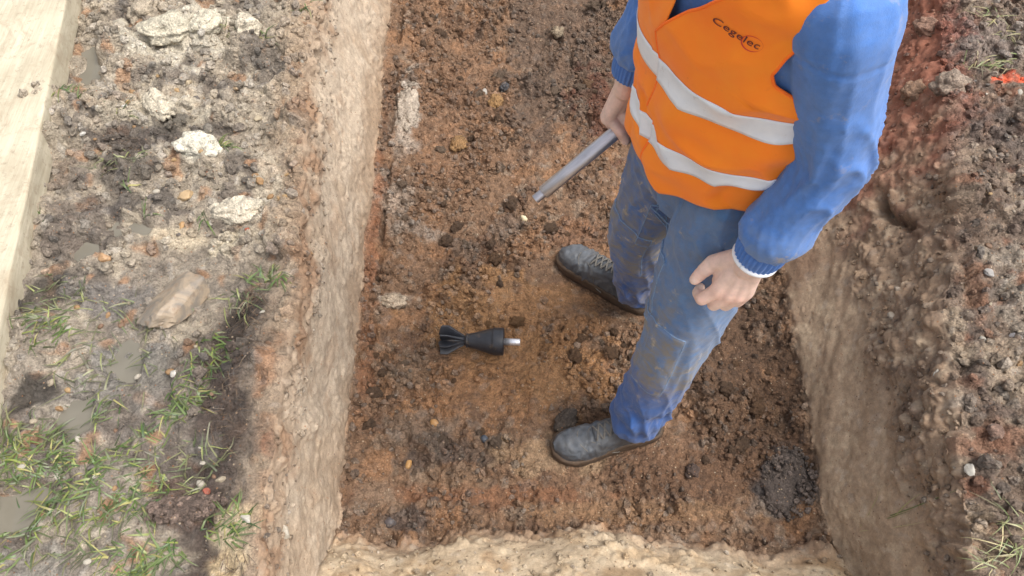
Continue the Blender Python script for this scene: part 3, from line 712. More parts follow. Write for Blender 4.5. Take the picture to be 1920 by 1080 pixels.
def heap(name, label, px, py, zz, rx, ry, rz, rot, n, c, smin, smax, seed):
    """one clod that is falling apart into lumps"""
    q = P(px, py, zz); r_ = np.random.RandomState(seed); V, Fc, CC = [], [], []; off = 0; bv, bf = I2
    ca, sa = math.cos(R(rot)), math.sin(R(rot))
    for _ in range(n):
        a = r_.uniform(0, 6.283); rr2 = math.sqrt(r_.rand()); ex, ey = rr2 * math.cos(a), rr2 * math.sin(a)
        xx = q[0] + rx * ex * ca - ry * ey * sa; yy = q[1] + rx * ex * sa + ry * ey * ca; s2 = smin + (smax - smin) * r_.rand() ** 2
        z2 = ztop(xx, yy, .008) + rz * math.sqrt(max(0, 1 - rr2 * rr2)) * r_.uniform(.5, 1)
        A, _q = np.linalg.qr(r_.normal(size=(3, 3)))
        v = (bv * (1 + .13 * r_.normal(size=(len(bv), 1))) * np.array([1, r_.uniform(.6, 1), r_.uniform(.5, .9)]) * s2) @ A + np.array([xx, yy, z2])
        V.append(v); Fc.append(bf + off); off += len(bv)
        cc = lin(*c) * r_.uniform(.6, 1.5); CC.append(np.repeat(cc[None], len(bv), 0))
    # the core that holds the lumps together
    cz = ztop(q[0], q[1], .02); e3 = I3[0] * (1 + .2 * fbm(I3[0] + seed, 2.5, 3))[:, None] * np.array([rx * .92, ry * .92, rz])
    e3 = np.column_stack([e3[:, 0] * ca - e3[:, 1] * sa, e3[:, 0] * sa + e3[:, 1] * ca, e3[:, 2]]) + np.array([q[0], q[1], cz]); V.append(e3); Fc.append(I3[1] + off); CC.append(np.repeat(lin(*c)[None] * .8, len(e3), 0))
    me = mesh_np(name, np.vstack(V), np.vstack(Fc), False); attr_col(me, 'soil', np.clip(np.vstack(CC), .01, .8)); attr_f(me, 'wet', np.full(len(me.vertices), .2))
    return tag(obj(name, me, M_soil), label, 'clod')
heap('crumbling_clod', 'big dark crumbly clod at the near right corner of the floor', 1476, 905, 0.01, .066, .10, .020, -15, 420, (98, 87, 80), .002, .008, 3)
heap('turf_clod', 'brown sausage shaped clod of earth among the grass', 350, 955, GROUND, .075, .028, .022, 8, 240, (112, 96, 86), .003, .010, 5)
# broken clods strewn over the floor
cp = [clod_mesh((1, .8, .62), 300 + k, c, 60) for k, c in enumerate(((136, 104, 76), (124, 94, 68), (150, 112, 74), (128, 108, 90), (112, 88, 68), (140, 118, 98)))]
nput = 0
while nput < 170:
    xx = rs.uniform(-.40, .74); yy = rs.uniform(.50, 2.4); r_, c_ = cell(xx, yy); ii = r_ * NC + c_
    if feet[ii] > .05 or rs.rand() > .15 + crumb[ii] * (1 - tread[ii]): continue
    s_ = .007 + .017 * rs.rand() ** 2.2; cl = C[ii]; k = int(np.argmin([abs(cl[0] / cl[2] - lin(*q)[0] / lin(*q)[2]) + .6 * rs.rand() for q in ((136, 104, 76), (124, 94, 68), (150, 112, 74), (128, 108, 90), (112, 88, 68), (140, 118, 98))]))
    o = obj('earth_clod', cp[k], M_soil); o.scale = (s_, s_, s_); o.location = (xx, yy, ztop(xx, yy, .008) + s_ * .15); o.rotation_euler = (rs.uniform(-.5, .5), rs.uniform(-.5, .5), rs.uniform(0, 6.28))
    tag(o, 'small broken brown clod strewn over the pit floor', 'clod', 'small clods on the pit floor'); nput += 1
# many small alike pebbles strewn over the rims
pal = [(206, 170, 120), (190, 150, 104), (222, 212, 194), (176, 160, 140), (150, 116, 90), (214, 206, 190), (120, 112, 106), (200, 184, 158)]
protos = [rock(2, (1, .75, .6), 200 + k, 0 if k % 2 else 4, .2, 1.2) for k in range(6)]
for k in range(150):
    left = k < 100
    if left:
        xx = rs.uniform(-1.08, -.49); yy = rs.uniform(.2, 1.7)
        if xx < -0.98 - (yy - .5) * .15: xx += .2
    else:
        yy = rs.uniform(.25, 1.6); xx = rs.uniform(0.92 + .25 * max(0, yy - .36), 1.36)
    s_ = rs.uniform(.0045, .0105)
    o = obj('pebble', protos[k % 6], M_stone); o.scale = (s_, s_, s_); o.location = (xx, yy, ztop(xx, yy, .006) + s_ * .05)
    o.rotation_euler = (rs.uniform(-.4, .4), rs.uniform(-.4, .4), rs.uniform(0, 6.28)); c = lin(*pal[rs.randint(len(pal))]) * .55; o.color = (*c, 1)
    if left: tag(o, 'tiny rounded pebble strewn over the muddy ground left of the pit', 'pebble', 'tiny pebbles on the left ground')
    else: tag(o, 'tiny rounded pebble strewn over the crumbly rim right of the pit', 'pebble', 'tiny pebbles on the right rim')

# ------------------------------------------------------------------ grass and roots
M_grass, nt, b = new_mat('grass_blade')
a_ = N(nt, 'ShaderNodeAttribute', attribute_name='blade').outputs['Color']
nt.links.new(a_, b.inputs['Base Color']); b.inputs['Roughness'].default_value = .45
b.inputs['Transmission Weight'].default_value = 0.0
def blades(name, label, cat, spots, hues, wid=(.0012, .0025), lens=(.018, .060), flat=.72):
    V, Fc, CC = [], [], []; off = 0; ns = 5
    for (px, py, rx, ry, n, hang) in spots:
        c = P(px, py, GROUND)
        for _ in range(n):
            a = rs.uniform(0, 6.283); rr_ = math.sqrt(rs.rand()); xx = c[0] + rx * rr_ * math.cos(a); yy = c[1] + ry * rr_ * math.sin(a)
            if rs.rand() < .68: continue
            if xx > float(np.interp(yy, ys, kL1)) - .01 and xx < 0.6: continue
            z0 = zat(xx, yy) - .004
            th = R(hang) + rs.normal() * .9; ln = rs.uniform(*lens); w = rs.uniform(*wid)
            el = rs.uniform(.15, 1.1) * (1 - flat) + flat * rs.uniform(.05, .5); droop = rs.uniform(.4, 1.6)
            pos = np.array([xx, yy, z0]); side = np.array([-math.sin(th), math.cos(th), rs.normal() * .3]); side /= np.linalg.norm(side)
            cc = lin(*hues[rs.randint(len(hues))]) * rs.uniform(.7, 1.25)
            for k in range(ns + 1):
                ww = w * (1 - (k / ns) ** 2.2 * .92)
                V += [pos - side * ww, pos + side * ww]; CC += [cc, cc]
                e2 = el - droop * k / ns; st = ln / ns
                th += rs.normal() * .08
                pos = pos + st * np.array([math.cos(th) * math.cos(e2), math.sin(th) * math.cos(e2), math.sin(e2)])
                pos[2] = max(pos[2], zat(pos[0], pos[1]) + .002 + .002 * k / ns) if xx < 1.3 else pos[2]
            for k in range(ns): Fc.append([off + 2 * k, off + 2 * k + 1, off + 2 * k + 3, off + 2 * k + 2])
            off += 2 * ns + 2
    me = mesh_np(name, np.array(V), np.array(Fc)); attr_col(me, 'blade', np.array(CC))
    return tag(obj(name, me, M_grass), label, cat, kind='stuff')
green = [(72, 92, 42), (60, 82, 40), (88, 104, 52), (82, 98, 52), (112, 120, 60), (86, 98, 56), (138, 132, 82)]
murk = [(92, 100, 66), (78, 84, 56), (112, 112, 78), (98, 96, 74), (126, 130, 80)]
blades('grass', 'trampled green grass growing in the mud left of the pit', 'grass', [
 (130, 900, .10, .06, 330, 200), (60, 930, .08, .07, 240, 230), (190, 940, .06, .05, 150, 250), (270, 930, .045, .07, 260, 260), (250, 1050, .06, .03, 180, 210), (300, 1040, .05, .04, 150, 250), (200, 860, .06, .03, 120, 20), (60, 850, .08, .04, 220, 30),
 (415, 990, .05, .03, 120, 20), (440, 960, .02, .02, 50, 80), (350, 745, .05, .035, 230, 330), (395, 665, .04, .045, 210, 320), (330, 780, .04, .02, 80, 200), (505, 515, .025, .02, 70, 60), (525, 520, .012, .012, 30, 300), (470, 525, .02, .015, 30, 70),
 (225, 215, .018, .012, 36, 40), (500, 80, .012, .012, 26, 80), (420, 280, .02, .014, 40, 10), (384, 395, .012, .02, 26, 280), (275, 410, .02, .008, 16, 20), (140, 190, .025, .012, 50, 10), (245, 355, .01, .01, 12, 80), (370, 590, .015, .01, 14, 60), (110, 600, .05, .035, 120, 210), (90, 640, .05, .03, 90, 30), (205, 770, .04, .03, 60, 240), (20, 870, .05, .05, 150, 230), (285, 830, .03, .03, 60, 100), (20, 1010, .05, .05, 120, 240), (570, 10, .01, .02, 30, 270), (80, 415, .01, .02, 14, 90)], green + murk[:2])
blades('flattened_grass', 'muddy flattened grass pressed into the grey mud', 'grass', [
 (230, 620, .12, .08, 200, 200), (120, 560, .06, .06, 140, 200), (300, 880, .12, .07, 260, 200), (200, 700, .12, .08, 220, 230), (60, 820, .08, .04, 160, 30), (230, 300, .08, .04, 110, 200), (420, 60, .04, .008, 50, 0), (450, 560, .04, .04, 90, 300), (150, 1000, .1, .05, 200, 220), (390, 850, .05, .03, 60, 20)], murk, (.001, .002), (.02, .06), .9)
blades('rim_grass', 'sparse pale grass on the right rim of the pit', 'grass', [
 (1870, 40, .05, .04, 120, 180), (1840, 130, .06, .012, 110, 5), (1900, 120, .04, .03, 60, 200), (1905, 1000, .03, .06, 90, 200), (1740, 925, .02, .006, 14, 0), (1890, 75, .03, .02, 50, 240), (1880, 1050, .04, .03, 60, 200)], [(126, 130, 86), (150, 144, 100), (100, 112, 66), (168, 156, 116), (110, 104, 78)], (.0009, .0018), (.03, .09), .8)
blades('turf_roots', 'dark matted roots hanging in the torn turf edge', 'roots', [
 (470, 580, .03, .05, 260, 300), (445, 700, .03, .05, 160, 280), (430, 800, .03, .06, 160, 280), (480, 640, .015, .05, 120, 280), (240, 270, .05, .02, 120, 200), (360, 960, .07, .02, 120, 0), (490, 540, .02, .03, 90, 300), (450, 1040, .04, .03, 90, 280)], [(70, 58, 46), (88, 72, 58), (60, 52, 46), (110, 92, 72)], (.0004, .0008), (.015, .05), .7)

# ------------------------------------------------------------------ finned tool head on the floor
def lathe(name, prof_, n=40, mat=None, parent=None, smooth=True):
    """turn (s, r) profile about the local x axis"""
    a = np.arange(n) / n * 2 * math.pi; V = []
    for s_, r_ in prof_: V.append(np.column_stack([np.full(n, s_), r_ * np.cos(a), r_ * np.sin(a)]))
    V = np.vstack(V); f = grid_faces(len(prof_), n, True)
    me = mesh_np(name, V, f[:, ::-1], smooth)
    return obj(name, me, mat, parent)
M_rubber = simple_material('black_plastic', lin(40, 42, 48), .4, 0, .3, 70, .0012, c2=lin(98, 82, 66), c2lo=.56, c2hi=.72)
M_steel = simple_material('bright_steel', lin(226, 226, 230), .32, .75, .08, 80, 0, streak=(1, 6, 6))
M_rod = simple_material('rod_steel', lin(190, 186, 190), .42, 1.0, .2, 50, .0006, c2=lin(150, 128, 108), c2lo=.66, c2hi=.74, streak=(.4, 3, 3))
tool = bpy.data.objects.new('finned_tool_head', None); col.objects.link(tool)
q0, q1 = P(824, 634, .04), P(945, 638, .04); q2 = P(973, 634, .04)
tz = 0.031
tool.location = (q0[0], q0[1], tz); tool.rotation_euler = (0, 0, math.atan2(q1[1] - q0[1], q1[0] - q0[0]))
LB = float(np.linalg.norm((q1 - q0)[:2])); LS = float(np.linalg.norm((q2 - q1)[:2])) + .003
tag(tool, 'black finned cone shaped tool head with bright steel stub lying on the floor', 'tool')
k = LB / 0.178
lathe('cone_body', [(.066*k, .0), (.066*k, .0125), (.072*k, .0155), (.078*k, .0185), (.082*k, .0195), (.10*k, .0235), (.125*k, .031), (.142*k, .0365), (.146*k, .0368), (.1465*k, .0374), (.150*k, .0382), (.172*k, .0388), (.176*k, .0380), (.178*k, .0355), (.1775*k, .0100), (.1775*k, 0)], 56, M_rubber, tool)
lathe('neck', [(.012*k, 0), (.012*k, .0115), (.03*k, .0125), (.069*k, .0128), (.069*k, 0)], 32, M_rubber, tool)
lathe('neck_ring', [(.0735*k, .0150), (.0735*k, .0192), (.0745*k, .0200), (.0775*k, .0202), (.0785*k, .0195), (.0785*k, .0150)], 40, M_rubber, tool)
for i in range(8):
    # fin: tapered blade, thick at the root, swept towards the neck, slightly pointed tail
    t = .0034; pr = [(.004*k, .008), (-.002*k if i % 2 else .002*k, .020), (.004*k, .0415), (.024*k, .0420), (.050*k, .025), (.068*k, .0145), (.068*k, .008)]
    vv = [];
    for sgn in (-1, 1):
        for s_, r_ in pr: vv.append((s_, sgn * t * (1.15 - r_ / .08), r_))
    m = len(pr); fc = [list(range(m)), [m + q for q in range(m)][::-1]] + [[q, m + q, m + (q + 1) % m, (q + 1) % m] for q in range(m)]
    me = bpy.data.meshes.new('fin'); me.from_pydata(vv, [], fc); me.update()
    o = obj('fin', me, M_rubber, tool); o.rotation_euler = (R(45 * i + 10), 0, 0)
    bv_ = o.modifiers.new('edge', 'BEVEL'); bv_.width = .0008; bv_.segments = 2
lathe('steel_stub', [(.170*k, 0), (.170*k, .0098), (.178*k + LS * .95, .0098), (.178*k + LS, .0090), (.178*k + LS, 0)], 36, M_steel, tool)

# ------------------------------------------------------------------ steel rod in the man's right hand
rod = bpy.data.objects.new('steel_rod', None); col.objects.link(rod)
r0, r1 = P(1003, 374, .72), P(1163, 241, .822)
dv_ = Vector(r1 - r0); rl = dv_.length
rod.location = r0; rod.rotation_euler = dv_.to_track_quat('X', 'Z').to_euler()
tag(rod, 'grey steel rod with threaded end held in the right hand', 'rod')
RR = .0138
lathe('shaft', [(.020, 0), (.020, RR * .8), (.0215, RR), (.12, RR), (.121, RR * 1.02), (rl + .16, RR), (rl + .162, RR * .9), (rl + .162, 0)], 40, M_rod, rod)
th = [(0, 0), (0, .0088)]
for i in range(11): th += [(.001 + i * .0018, .0100), (.0019 + i * .0018, .0086)]
th += [(.022, .0092), (.022, 0)]
lathe('threaded_end', th, 32, M_rod, rod)
ROD0, RODD = np.array(r0), np.array(dv_.normalized())
# ------------------------------------------------------------------ the man
FA = R(-143); FWD = np.array([math.cos(FA), math.sin(FA), 0.]); LFT = np.array([-FWD[1], FWD[0], 0.])
UP = np.array([0., 0., 1.])
person = bpy.data.objects.new('person', None); col.objects.link(person)
tag(person, 'worker in orange vest and muddy blue overalls standing in the pit', 'person')

def crom(pts, m):
    """smooth curve through the rows of pts, m samples per span"""
    pts = np.asarray(pts, float); q = np.vstack([2 * pts[0] - pts[1], pts, 2 * pts[-1] - pts[-2]]); out = []
    for i in range(1, len(q) - 2):
        for k in range(m):
            t = k / m; a, b_, c, d = q[i - 1], q[i], q[i + 1], q[i + 2]
            out.append(0.5 * (2 * b_ + (c - a) * t + (2 * a - 5 * b_ + 4 * c - d) * t * t + (3 * b_ - a - 3 * c + d) * t ** 3))
    out.append(pts[-1]); return np.array(out)

def tube(rings, ref=None, n=28, m=6, p=2.2):
    """closed tube; rings: (x, y, z, lateral radius, depth radius)"""
    c = crom(rings, m); ctr = c[:, :3]; T = np.gradient(ctr, axis=0); T /= np.linalg.norm(T, axis=1)[:, None]
    ref = FWD if ref is None else np.asarray(ref, float)
    V = []
    a = np.arange(n) / n * 2 * math.pi
    ca, sa = np.cos(a), np.sin(a); ca = np.sign(ca) * np.abs(ca) ** (2 / p); sa = np.sign(sa) * np.abs(sa) ** (2 / p)
    for i in range(len(c)):
        D = ref - (ref @ T[i]) * T[i]; D /= np.linalg.norm(D); S_ = np.cross(T[i], D)
        V.append(ctr[i] + np.outer(sa * max(c[i, 3], .003), S_) + np.outer(ca * max(c[i, 4], .003), D))
    V = np.vstack(V); f = grid_faces(len(c), n, True)
    tri = np.vstack([f[:, [0, 1, 2]], f[:, [0, 2, 3]]])
    k = len(V); V = np.vstack([V, ctr[:1], ctr[-1:]]); last = (len(c) - 1) * n
    i_ = np.arange(n); j_ = (i_ + 1) % n
    tri = np.vstack([tri, np.column_stack([j_, i_, np.full(n, k)]), np.column_stack([last + i_, last + j_, np.full(n, k + 1)])])
    return V, tri

def capsule(a, b_, ra, rb, n=14):
    a = np.asarray(a, float); b_ = np.asarray(b_, float); d = b_ - a; L_ = np.linalg.norm(d) + 1e-9; d = d / L_
    r = np.array([0.3, 0.5, 0.81]) if abs(d[2]) < .9 else np.array([1., 0.2, 0.])
    R5 = []
    for t in (-90, -60, -30, 0): tr = R(t); R5.append((*(a + d * ra * math.sin(tr)), ra * math.cos(tr), ra * math.cos(tr)))
    for t in (0, 30, 60, 90): tr = R(t); R5.append((*(b_ + d * rb * math.sin(tr)), rb * math.cos(tr), rb * math.cos(tr)))
    c = np.array(R5); S_ = np.cross(d, r); S_ /= np.linalg.norm(S_); D = np.cross(S_, d)
    an = np.arange(n) / n * 2 * math.pi
    V = np.vstack([c[i, :3] + np.outer(np.sin(an) * max(c[i, 3], 1e-4), S_) + np.outer(np.cos(an) * max(c[i, 4], 1e-4), D) for i in range(len(c))])
    f = grid_faces(len(c), n, True); return V, np.vstack([f[:, [0, 1, 2]], f[:, [0, 2, 3]]])

def combine(parts):
    V, Fc, off = [], [], 0
    for v, f in parts: V.append(v); Fc.append(f + off); off += len(v)
    return np.vstack(V), np.vstack(Fc)

def remesh(parts, voxel, smooth_it):
    V, Fc = combine(parts); me = mesh_np('tmp', V, Fc); o = bpy.data.objects.new('tmp', me); col.objects.link(o)
    md_ = o.modifiers.new('r', 'REMESH'); md_.mode = 'VOXEL'; md_.voxel_size = voxel; md_.use_smooth_shade = True
    sm = o.modifiers.new('s', 'SMOOTH'); sm.factor = 0.5; sm.iterations = smooth_it
    dg = bpy.context.evaluated_depsgraph_get(); ev = o.evaluated_get(dg)
    out = bpy.data.meshes.new_from_object(ev); bpy.data.objects.remove(o); bpy.data.meshes.remove(me)
    return out

def get_vn(me):
    n = len(me.vertices); v = np.empty(n * 3, np.float32); me.vertices.foreach_get('co', v)
    nn = np.empty(n * 3, np.float32); me.vertex_normals.foreach_get('vector', nn); return v.reshape(-1, 3), nn.reshape(-1, 3)
def set_v(me, v): me.vertices.foreach_set('co', np.asarray(v, np.float32).ravel()); me.update()

def limb(v, pts):
    """along-limb length, angle round the limb (0 = facing), distance; for every vertex"""
    pts = np.asarray(pts, float); best = np.full(len(v), 1e9); Lc = np.zeros(len(v)); An = np.zeros(len(v)); acc = 0
    for a, b_ in zip(pts[:-1], pts[1:]):
        d = b_ - a; L_ = np.linalg.norm(d); d = d / L_; t = np.clip((v - a) @ d, 0, L_); q = v - (a + t[:, None] * d)
        dist = np.linalg.norm(q, axis=1); D = FWD - (FWD @ d) * d; D /= np.linalg.norm(D); S_ = np.cross(d, D)
        m = dist < best; best = np.where(m, dist, best); Lc = np.where(m, acc + t, Lc); An = np.where(m, np.arctan2(q @ S_, q @ D), An); acc += L_
    return Lc, An, best

def folds(Lc, An, kl, tilt, seed, ka=1.1):
    q = np.column_stack([np.cos(An) * ka, np.sin(An) * ka, Lc * kl + tilt * np.sin(An + seed)]) + seed * 7.1
    a = noise(q); b_ = noise(q * 1.9 + 5)
    return (np.exp(-np.abs(a) / .20) - .45) * 1.25 + (np.exp(-np.abs(b_) / .25) - .5) * 0.3

# torso shape
TZ = np.array([.78, .86, .93, 1.0, 1.1, 1.2, 1.3, 1.37, 1.42, 1.455, 1.485, 1.53])
TA = np.array([.146, .156, .160, .154, .152, .160, .168, .163, .138, .100, .070, .060])
TB = np.array([.100, .108, .112, .108, .108, .112, .113, .106, .092, .080, .068, .062])
def tc_(z):
    t = np.clip((np.asarray(z) - .90) / .5, -.3, 1.3); return np.stack([.358 - .050 * t, .870 - .072 * t, np.asarray(z) + 0 * t], -1)
def shell(th, z, off):
    """point on the torso at angle th (0 = front, + = his left), height z, off metres outside the jacket"""
    th = np.asarray(th, float); z = np.asarray(z, float)
    a = np.interp(z, TZ, TA) + off; b_ = np.interp(z, TZ, TB) + off; c, s_ = np.cos(th), np.sin(th); p = 2.35
    cc = np.sign(c) * np.abs(c) ** (2 / p); s2 = np.sign(s_) * np.abs(s_) ** (2 / p)
    return tc_(z) + (b_ * cc)[..., None] * FWD + (a * s2)[..., None] * LFT + (np.where(s2 > 0, np.interp(z, [.93, 1.17], [.50, .08]), .10) * a * s2)[..., None] * UP

# joints
ShL = np.array([.355, .668, 1.392]); ElL = P(1560, 292, 1.15); WrL = P(1414, 486, .925)
ShR = np.array([.215, .965, 1.385]); ElR = np.array([.250, 1.045, 1.14]); WrR = P(1181, 150, .945)
HipL = np.array([.372, .778, .90]); KnL = np.array([.350, .712, .49]); AnL = np.array([.318, .688, .118])
HipR = np.array([.318, .945, .90]); KnR = np.array([.300, .992, .50]); AnR = np.array([.356, 1.072, .108])

# ---- trousers
def leg(h, k, a, s):
    m1 = h * .55 + k * .45; m2 = k * .5 + a * .5
    up = h + np.array([0, 0, .08])
    return [(*up, .066, .070), (*h, .084, .090), (*m1, .080, .086), (*k, .069, .073), (*m2, .066, .070), (*(a * .85 + k * .15), .064, .070), (*(a + np.array([0, 0, .010])), .067, .074), (*(a - np.array([0, 0, .012])), .063, .071)]
pel = [(*tc_(z), np.interp(z, TZ, TA), np.interp(z, TZ, TB)) for z in (.80, .86, .93, 1.0, 1.06)]
tm = remesh([tube(leg(HipL, KnL, AnL, 1)), tube(leg(HipR, KnR, AnR, -1)), tube(pel, p=2.35)], .0048, 5)
v, nn = get_vn(tm)
lL, aL, dL = limb(v, [HipL, KnL, AnL - [0, 0, .02]]); lR, aR, dR = limb(v, [HipR, KnR, AnR - [0, 0, .02]])
left = dL < dR; Lc = np.where(left, lL, lR); An = np.where(left, aL, aR); kn = np.where(left, np.linalg.norm(HipL - KnL), np.linalg.norm(HipR - KnR)); LT = kn + np.where(left, np.linalg.norm(KnL - AnL), np.linalg.norm(KnR - AnR))
fd = folds(Lc, An, 9, 1.5, 1.3, .7); fd2 = folds(Lc, An, 16, 2.2, 4.2, .6); fd3 = folds(Lc, An, 4, 2.2, 8.1, 1.0)
ank = np.exp(-((Lc - LT + .07) / .085) ** 2); knb = np.exp(-((Lc - kn) / .09) ** 2); top = np.exp(-(Lc / .13) ** 2)
ds = .0035 * fd3 + fd * (.0030 + .008 * ank + .0045 * knb + .004 * top) + fd2 * (.001 + .004 * ank)
# stacked cloth above the boot, flared front hem
ds += .005 * ank * np.sin((Lc - LT) * 70 + 1.4 * np.sin(An * 1.0 + .6) + 1.5 * np.where(left, 0, 1))
# knee pad pocket: a raised patch with a hard edge
arc = An * .085
pad = sstep(.072, .066, np.abs(arc - np.where(left, .012, 0))) * sstep(kn - .115, kn - .108, Lc) * sstep(kn + .125, kn + .118, Lc)
ds += .0065 * pad * (1 - .3 * fd)
# thigh pocket on the outside, with a flap
out_ang = np.where(left, 1.0, -1.0); aw = np.abs(An - out_ang * 1.25) * .09
pock = sstep(.078, .073, aw) * sstep(.145, .150, Lc) * sstep(.325, .320, Lc); ds += .0050 * pock
# front pocket seam (slanting groove) and side seam
seam = np.exp(-((An - out_ang * (.55 + 2.2 * Lc)) * .1 / .003) ** 2) * sstep(.16, .10, Lc) + np.exp(-((An - out_ang * 1.62) * .085 / .0028) ** 2)
ds -= .0032 * seam
set_v(tm, v + nn * ds[:, None])
dirt = .42 + .5 * sstep(kn - .20, kn, Lc) * sstep(kn + .20, kn + .10, Lc) * (np.abs(An) < 1.7) + .35 * sstep(.12, .3, Lc) * sstep(kn + .1, kn - .1, Lc) * (An * out_ang > -.2) + .35 * pad + np.where(left, 0, .30) 
dirt = dirt * (1 - .55 * sstep(kn + .12, kn + .22, Lc) * left)
fade = sstep(kn + .12, kn + .02, Lc) * .9 * np.where(left, 1, .35) + .1
attr_f(tm, 'dirt', np.clip(dirt, 0, 1)); attr_f(tm, 'fade', np.clip(fade, 0, 1))

# ---- jacket
def sleeve(s, e, w, inner):
    m1 = s * .5 + e * .5; m2 = e * .55 + w * .45; d = (w - e) / np.linalg.norm(w - e)
    return [(*inner, .06, .06), (*s, .056, .060), (*m1, .052, .056), (*e, .051, .054), (*m2, .047, .049), (*(w - d * .052), .042, .044), (*(w - d * .040), .033, .034), (*(w - d * .030), .030, .031)]
tor = [(*tc_(z), np.interp(z, TZ, TA), np.interp(z, TZ, TB)) for z in (.92, 1.0, 1.1, 1.2, 1.3, 1.37, 1.42, 1.455, 1.485, 1.51)]
jm = remesh([tube(tor, p=2.35, n=40), tube(sleeve(ShL, ElL, WrL, tc_(1.37) + .08 * LFT)), tube(sleeve(ShR, ElR, WrR, tc_(1.37) - .08 * LFT))], .0046, 4)
v, nn = get_vn(jm)
lL, aL, dL = limb(v, [ShL, ElL, WrL]); lR, aR, dR = limb(v, [ShR, ElR, WrR])
left = dL < dR; Lc = np.where(left, lL, lR); An = np.where(left, aL, aR); dm = np.minimum(dL, dR)
el_ = np.where(left, np.linalg.norm(ShL - ElL), np.linalg.norm(ShR - ElR)); LT = el_ + np.where(left, np.linalg.norm(ElL - WrL), np.linalg.norm(ElR - WrR))
onarm = sstep(.11, .075, dm)
fd = folds(Lc, An, 7.5, 2.0, 2.7, .5); fd2 = folds(Lc, An, 17, 2.2, 6.2, .55); fd3 = folds(Lc, An, 4, 2.0, 3.3, .9)
elb = np.exp(-((Lc - el_) / .10) ** 2); cuf = sstep(LT - .056, LT - .046, Lc); pre = np.exp(-((Lc - LT + .075) / .03) ** 2)
ds = onarm * (.0030 * fd3 + fd * (.0012 + .0075 * elb) * (1 - cuf) + fd2 * (.0003 + .0016 * elb + .002 * pre) * (1 - cuf))
ds += .010 * pre * onarm
ds -= .002 * onarm * np.exp(-((Lc - .055 + .02 * np.cos(An)) / .003) ** 2)
ds += (1 - onarm) * .004 * fbm(v, 7, 3)
set_v(jm, v + nn * ds[:, None])
attr_f(jm, 'dirt', np.clip(.10 + .35 * sstep(LT - .16, LT - .03, Lc) * onarm + .12 * onarm, 0, 1)); attr_f(jm, 'fade', np.full(len(v), .35))

def cloth2(name, deep, mid, pale, dirtcol):
    m = cloth_material(name, mid, pale, dirtcol); nt = m.node_tree
    # the deep unwashed colour where 'fade' is low
    b = nt.nodes['Principled BSDF']; src = b.inputs['Base Color'].links[0].from_socket
    first = [n for n in nt.nodes if n.type == 'MIX'][0]
    fa = N(nt, 'ShaderNodeAttribute', attribute_name='fade').outputs['Fac']
    o_ = first.outputs[2]; tgt = [l.to_socket for l in nt.links if l.from_socket == o_]
    c = mixc(nt, fa, deep, o_)
    for t in tgt: nt.links.new(c, t)
    return m
M_trs = cloth2('trouser_cloth', lin(38, 84, 152), lin(58, 98, 152), lin(90, 126, 166), lin(124, 114, 98))
M_jkt = cloth2('jacket_cloth', lin(60, 108, 182), lin(70, 120, 190), lin(94, 142, 204), lin(120, 132, 146))
obj('trousers', tm, M_trs, person)
jacket = obj('jacket', jm, M_jkt, person)

def polytube(name, pts, r, mat, parent, n=8, closed=False):
    pts = np.asarray(pts, float)
    T = np.gradient(pts, axis=0); T /= np.linalg.norm(T, axis=1)[:, None] + 1e-9; V = []
    a = np.arange(n) / n * 2 * math.pi
    for i in range(len(pts)):
        rf = UP if abs(T[i] @ UP) < .9 else np.array([1., 0, 0]); S_ = np.cross(T[i], rf); S_ /= np.linalg.norm(S_); D = np.cross(S_, T[i])
        rr_ = r[i] if hasattr(r, '__len__') else r
        V.append(pts[i] + rr_ * (np.outer(np.sin(a), S_) + np.outer(np.cos(a), D)))
    return obj(name, mesh_np(name, np.vstack(V), grid_faces(len(pts), n, True)), mat, parent)

def cuffs():
    for e_, w_2 in ((ElL, WrL), (ElR, WrR)):
        d2 = (w_2 - e_) / np.linalg.norm(w_2 - e_); D2 = FWD - (FWD @ d2) * d2; D2 /= np.linalg.norm(D2); S2 = np.cross(d2, D2)
        a2 = np.arange(220) / 220 * 2 * math.pi; V = []
        for t in np.linspace(0, 1, 14):
            rr2 = .0355 + .0035 * math.sin(math.pi * t) * .6 + .0030 * (1 - t) + .0017 * np.sin(a2 * 30 + 1.2 * np.sin(a2 * 3) + 1.5 * t) * (.4 + .6 * math.sin(math.pi * (t * .8 + .1)))
            V.append(w_2 + d2 * (-.048 + .040 * t) + np.outer(np.sin(a2) * rr2, S2) + np.outer(np.cos(a2) * rr2, D2))
        me2 = mesh_np('elastic_cuff', np.vstack(V), grid_faces(14, 220, True)); attr_f(me2, 'dirt', np.full(len(me2.vertices), .25)); attr_f(me2, 'fade', np.full(len(me2.vertices), .2))
        obj('elastic_cuff', me2, M_jkt, jacket)
# white inner cuff at the left wrist
d_ = (WrL - ElL) / np.linalg.norm(WrL - ElL); D_ = FWD - (FWD @ d_) * d_; D_ /= np.linalg.norm(D_); S_ = np.cross(d_, D_)
an = np.linspace(0, 2 * math.pi, 41)
M_white = simple_material('white_cotton', lin(232, 232, 234), .9, 0, .05, 200)
polytube('inner_cuff', WrL - d_ * .004 + np.outer(np.sin(an) * .0335, S_) + np.outer(np.cos(an) * .0340, D_), .0046, M_white, jacket)
cuffs()

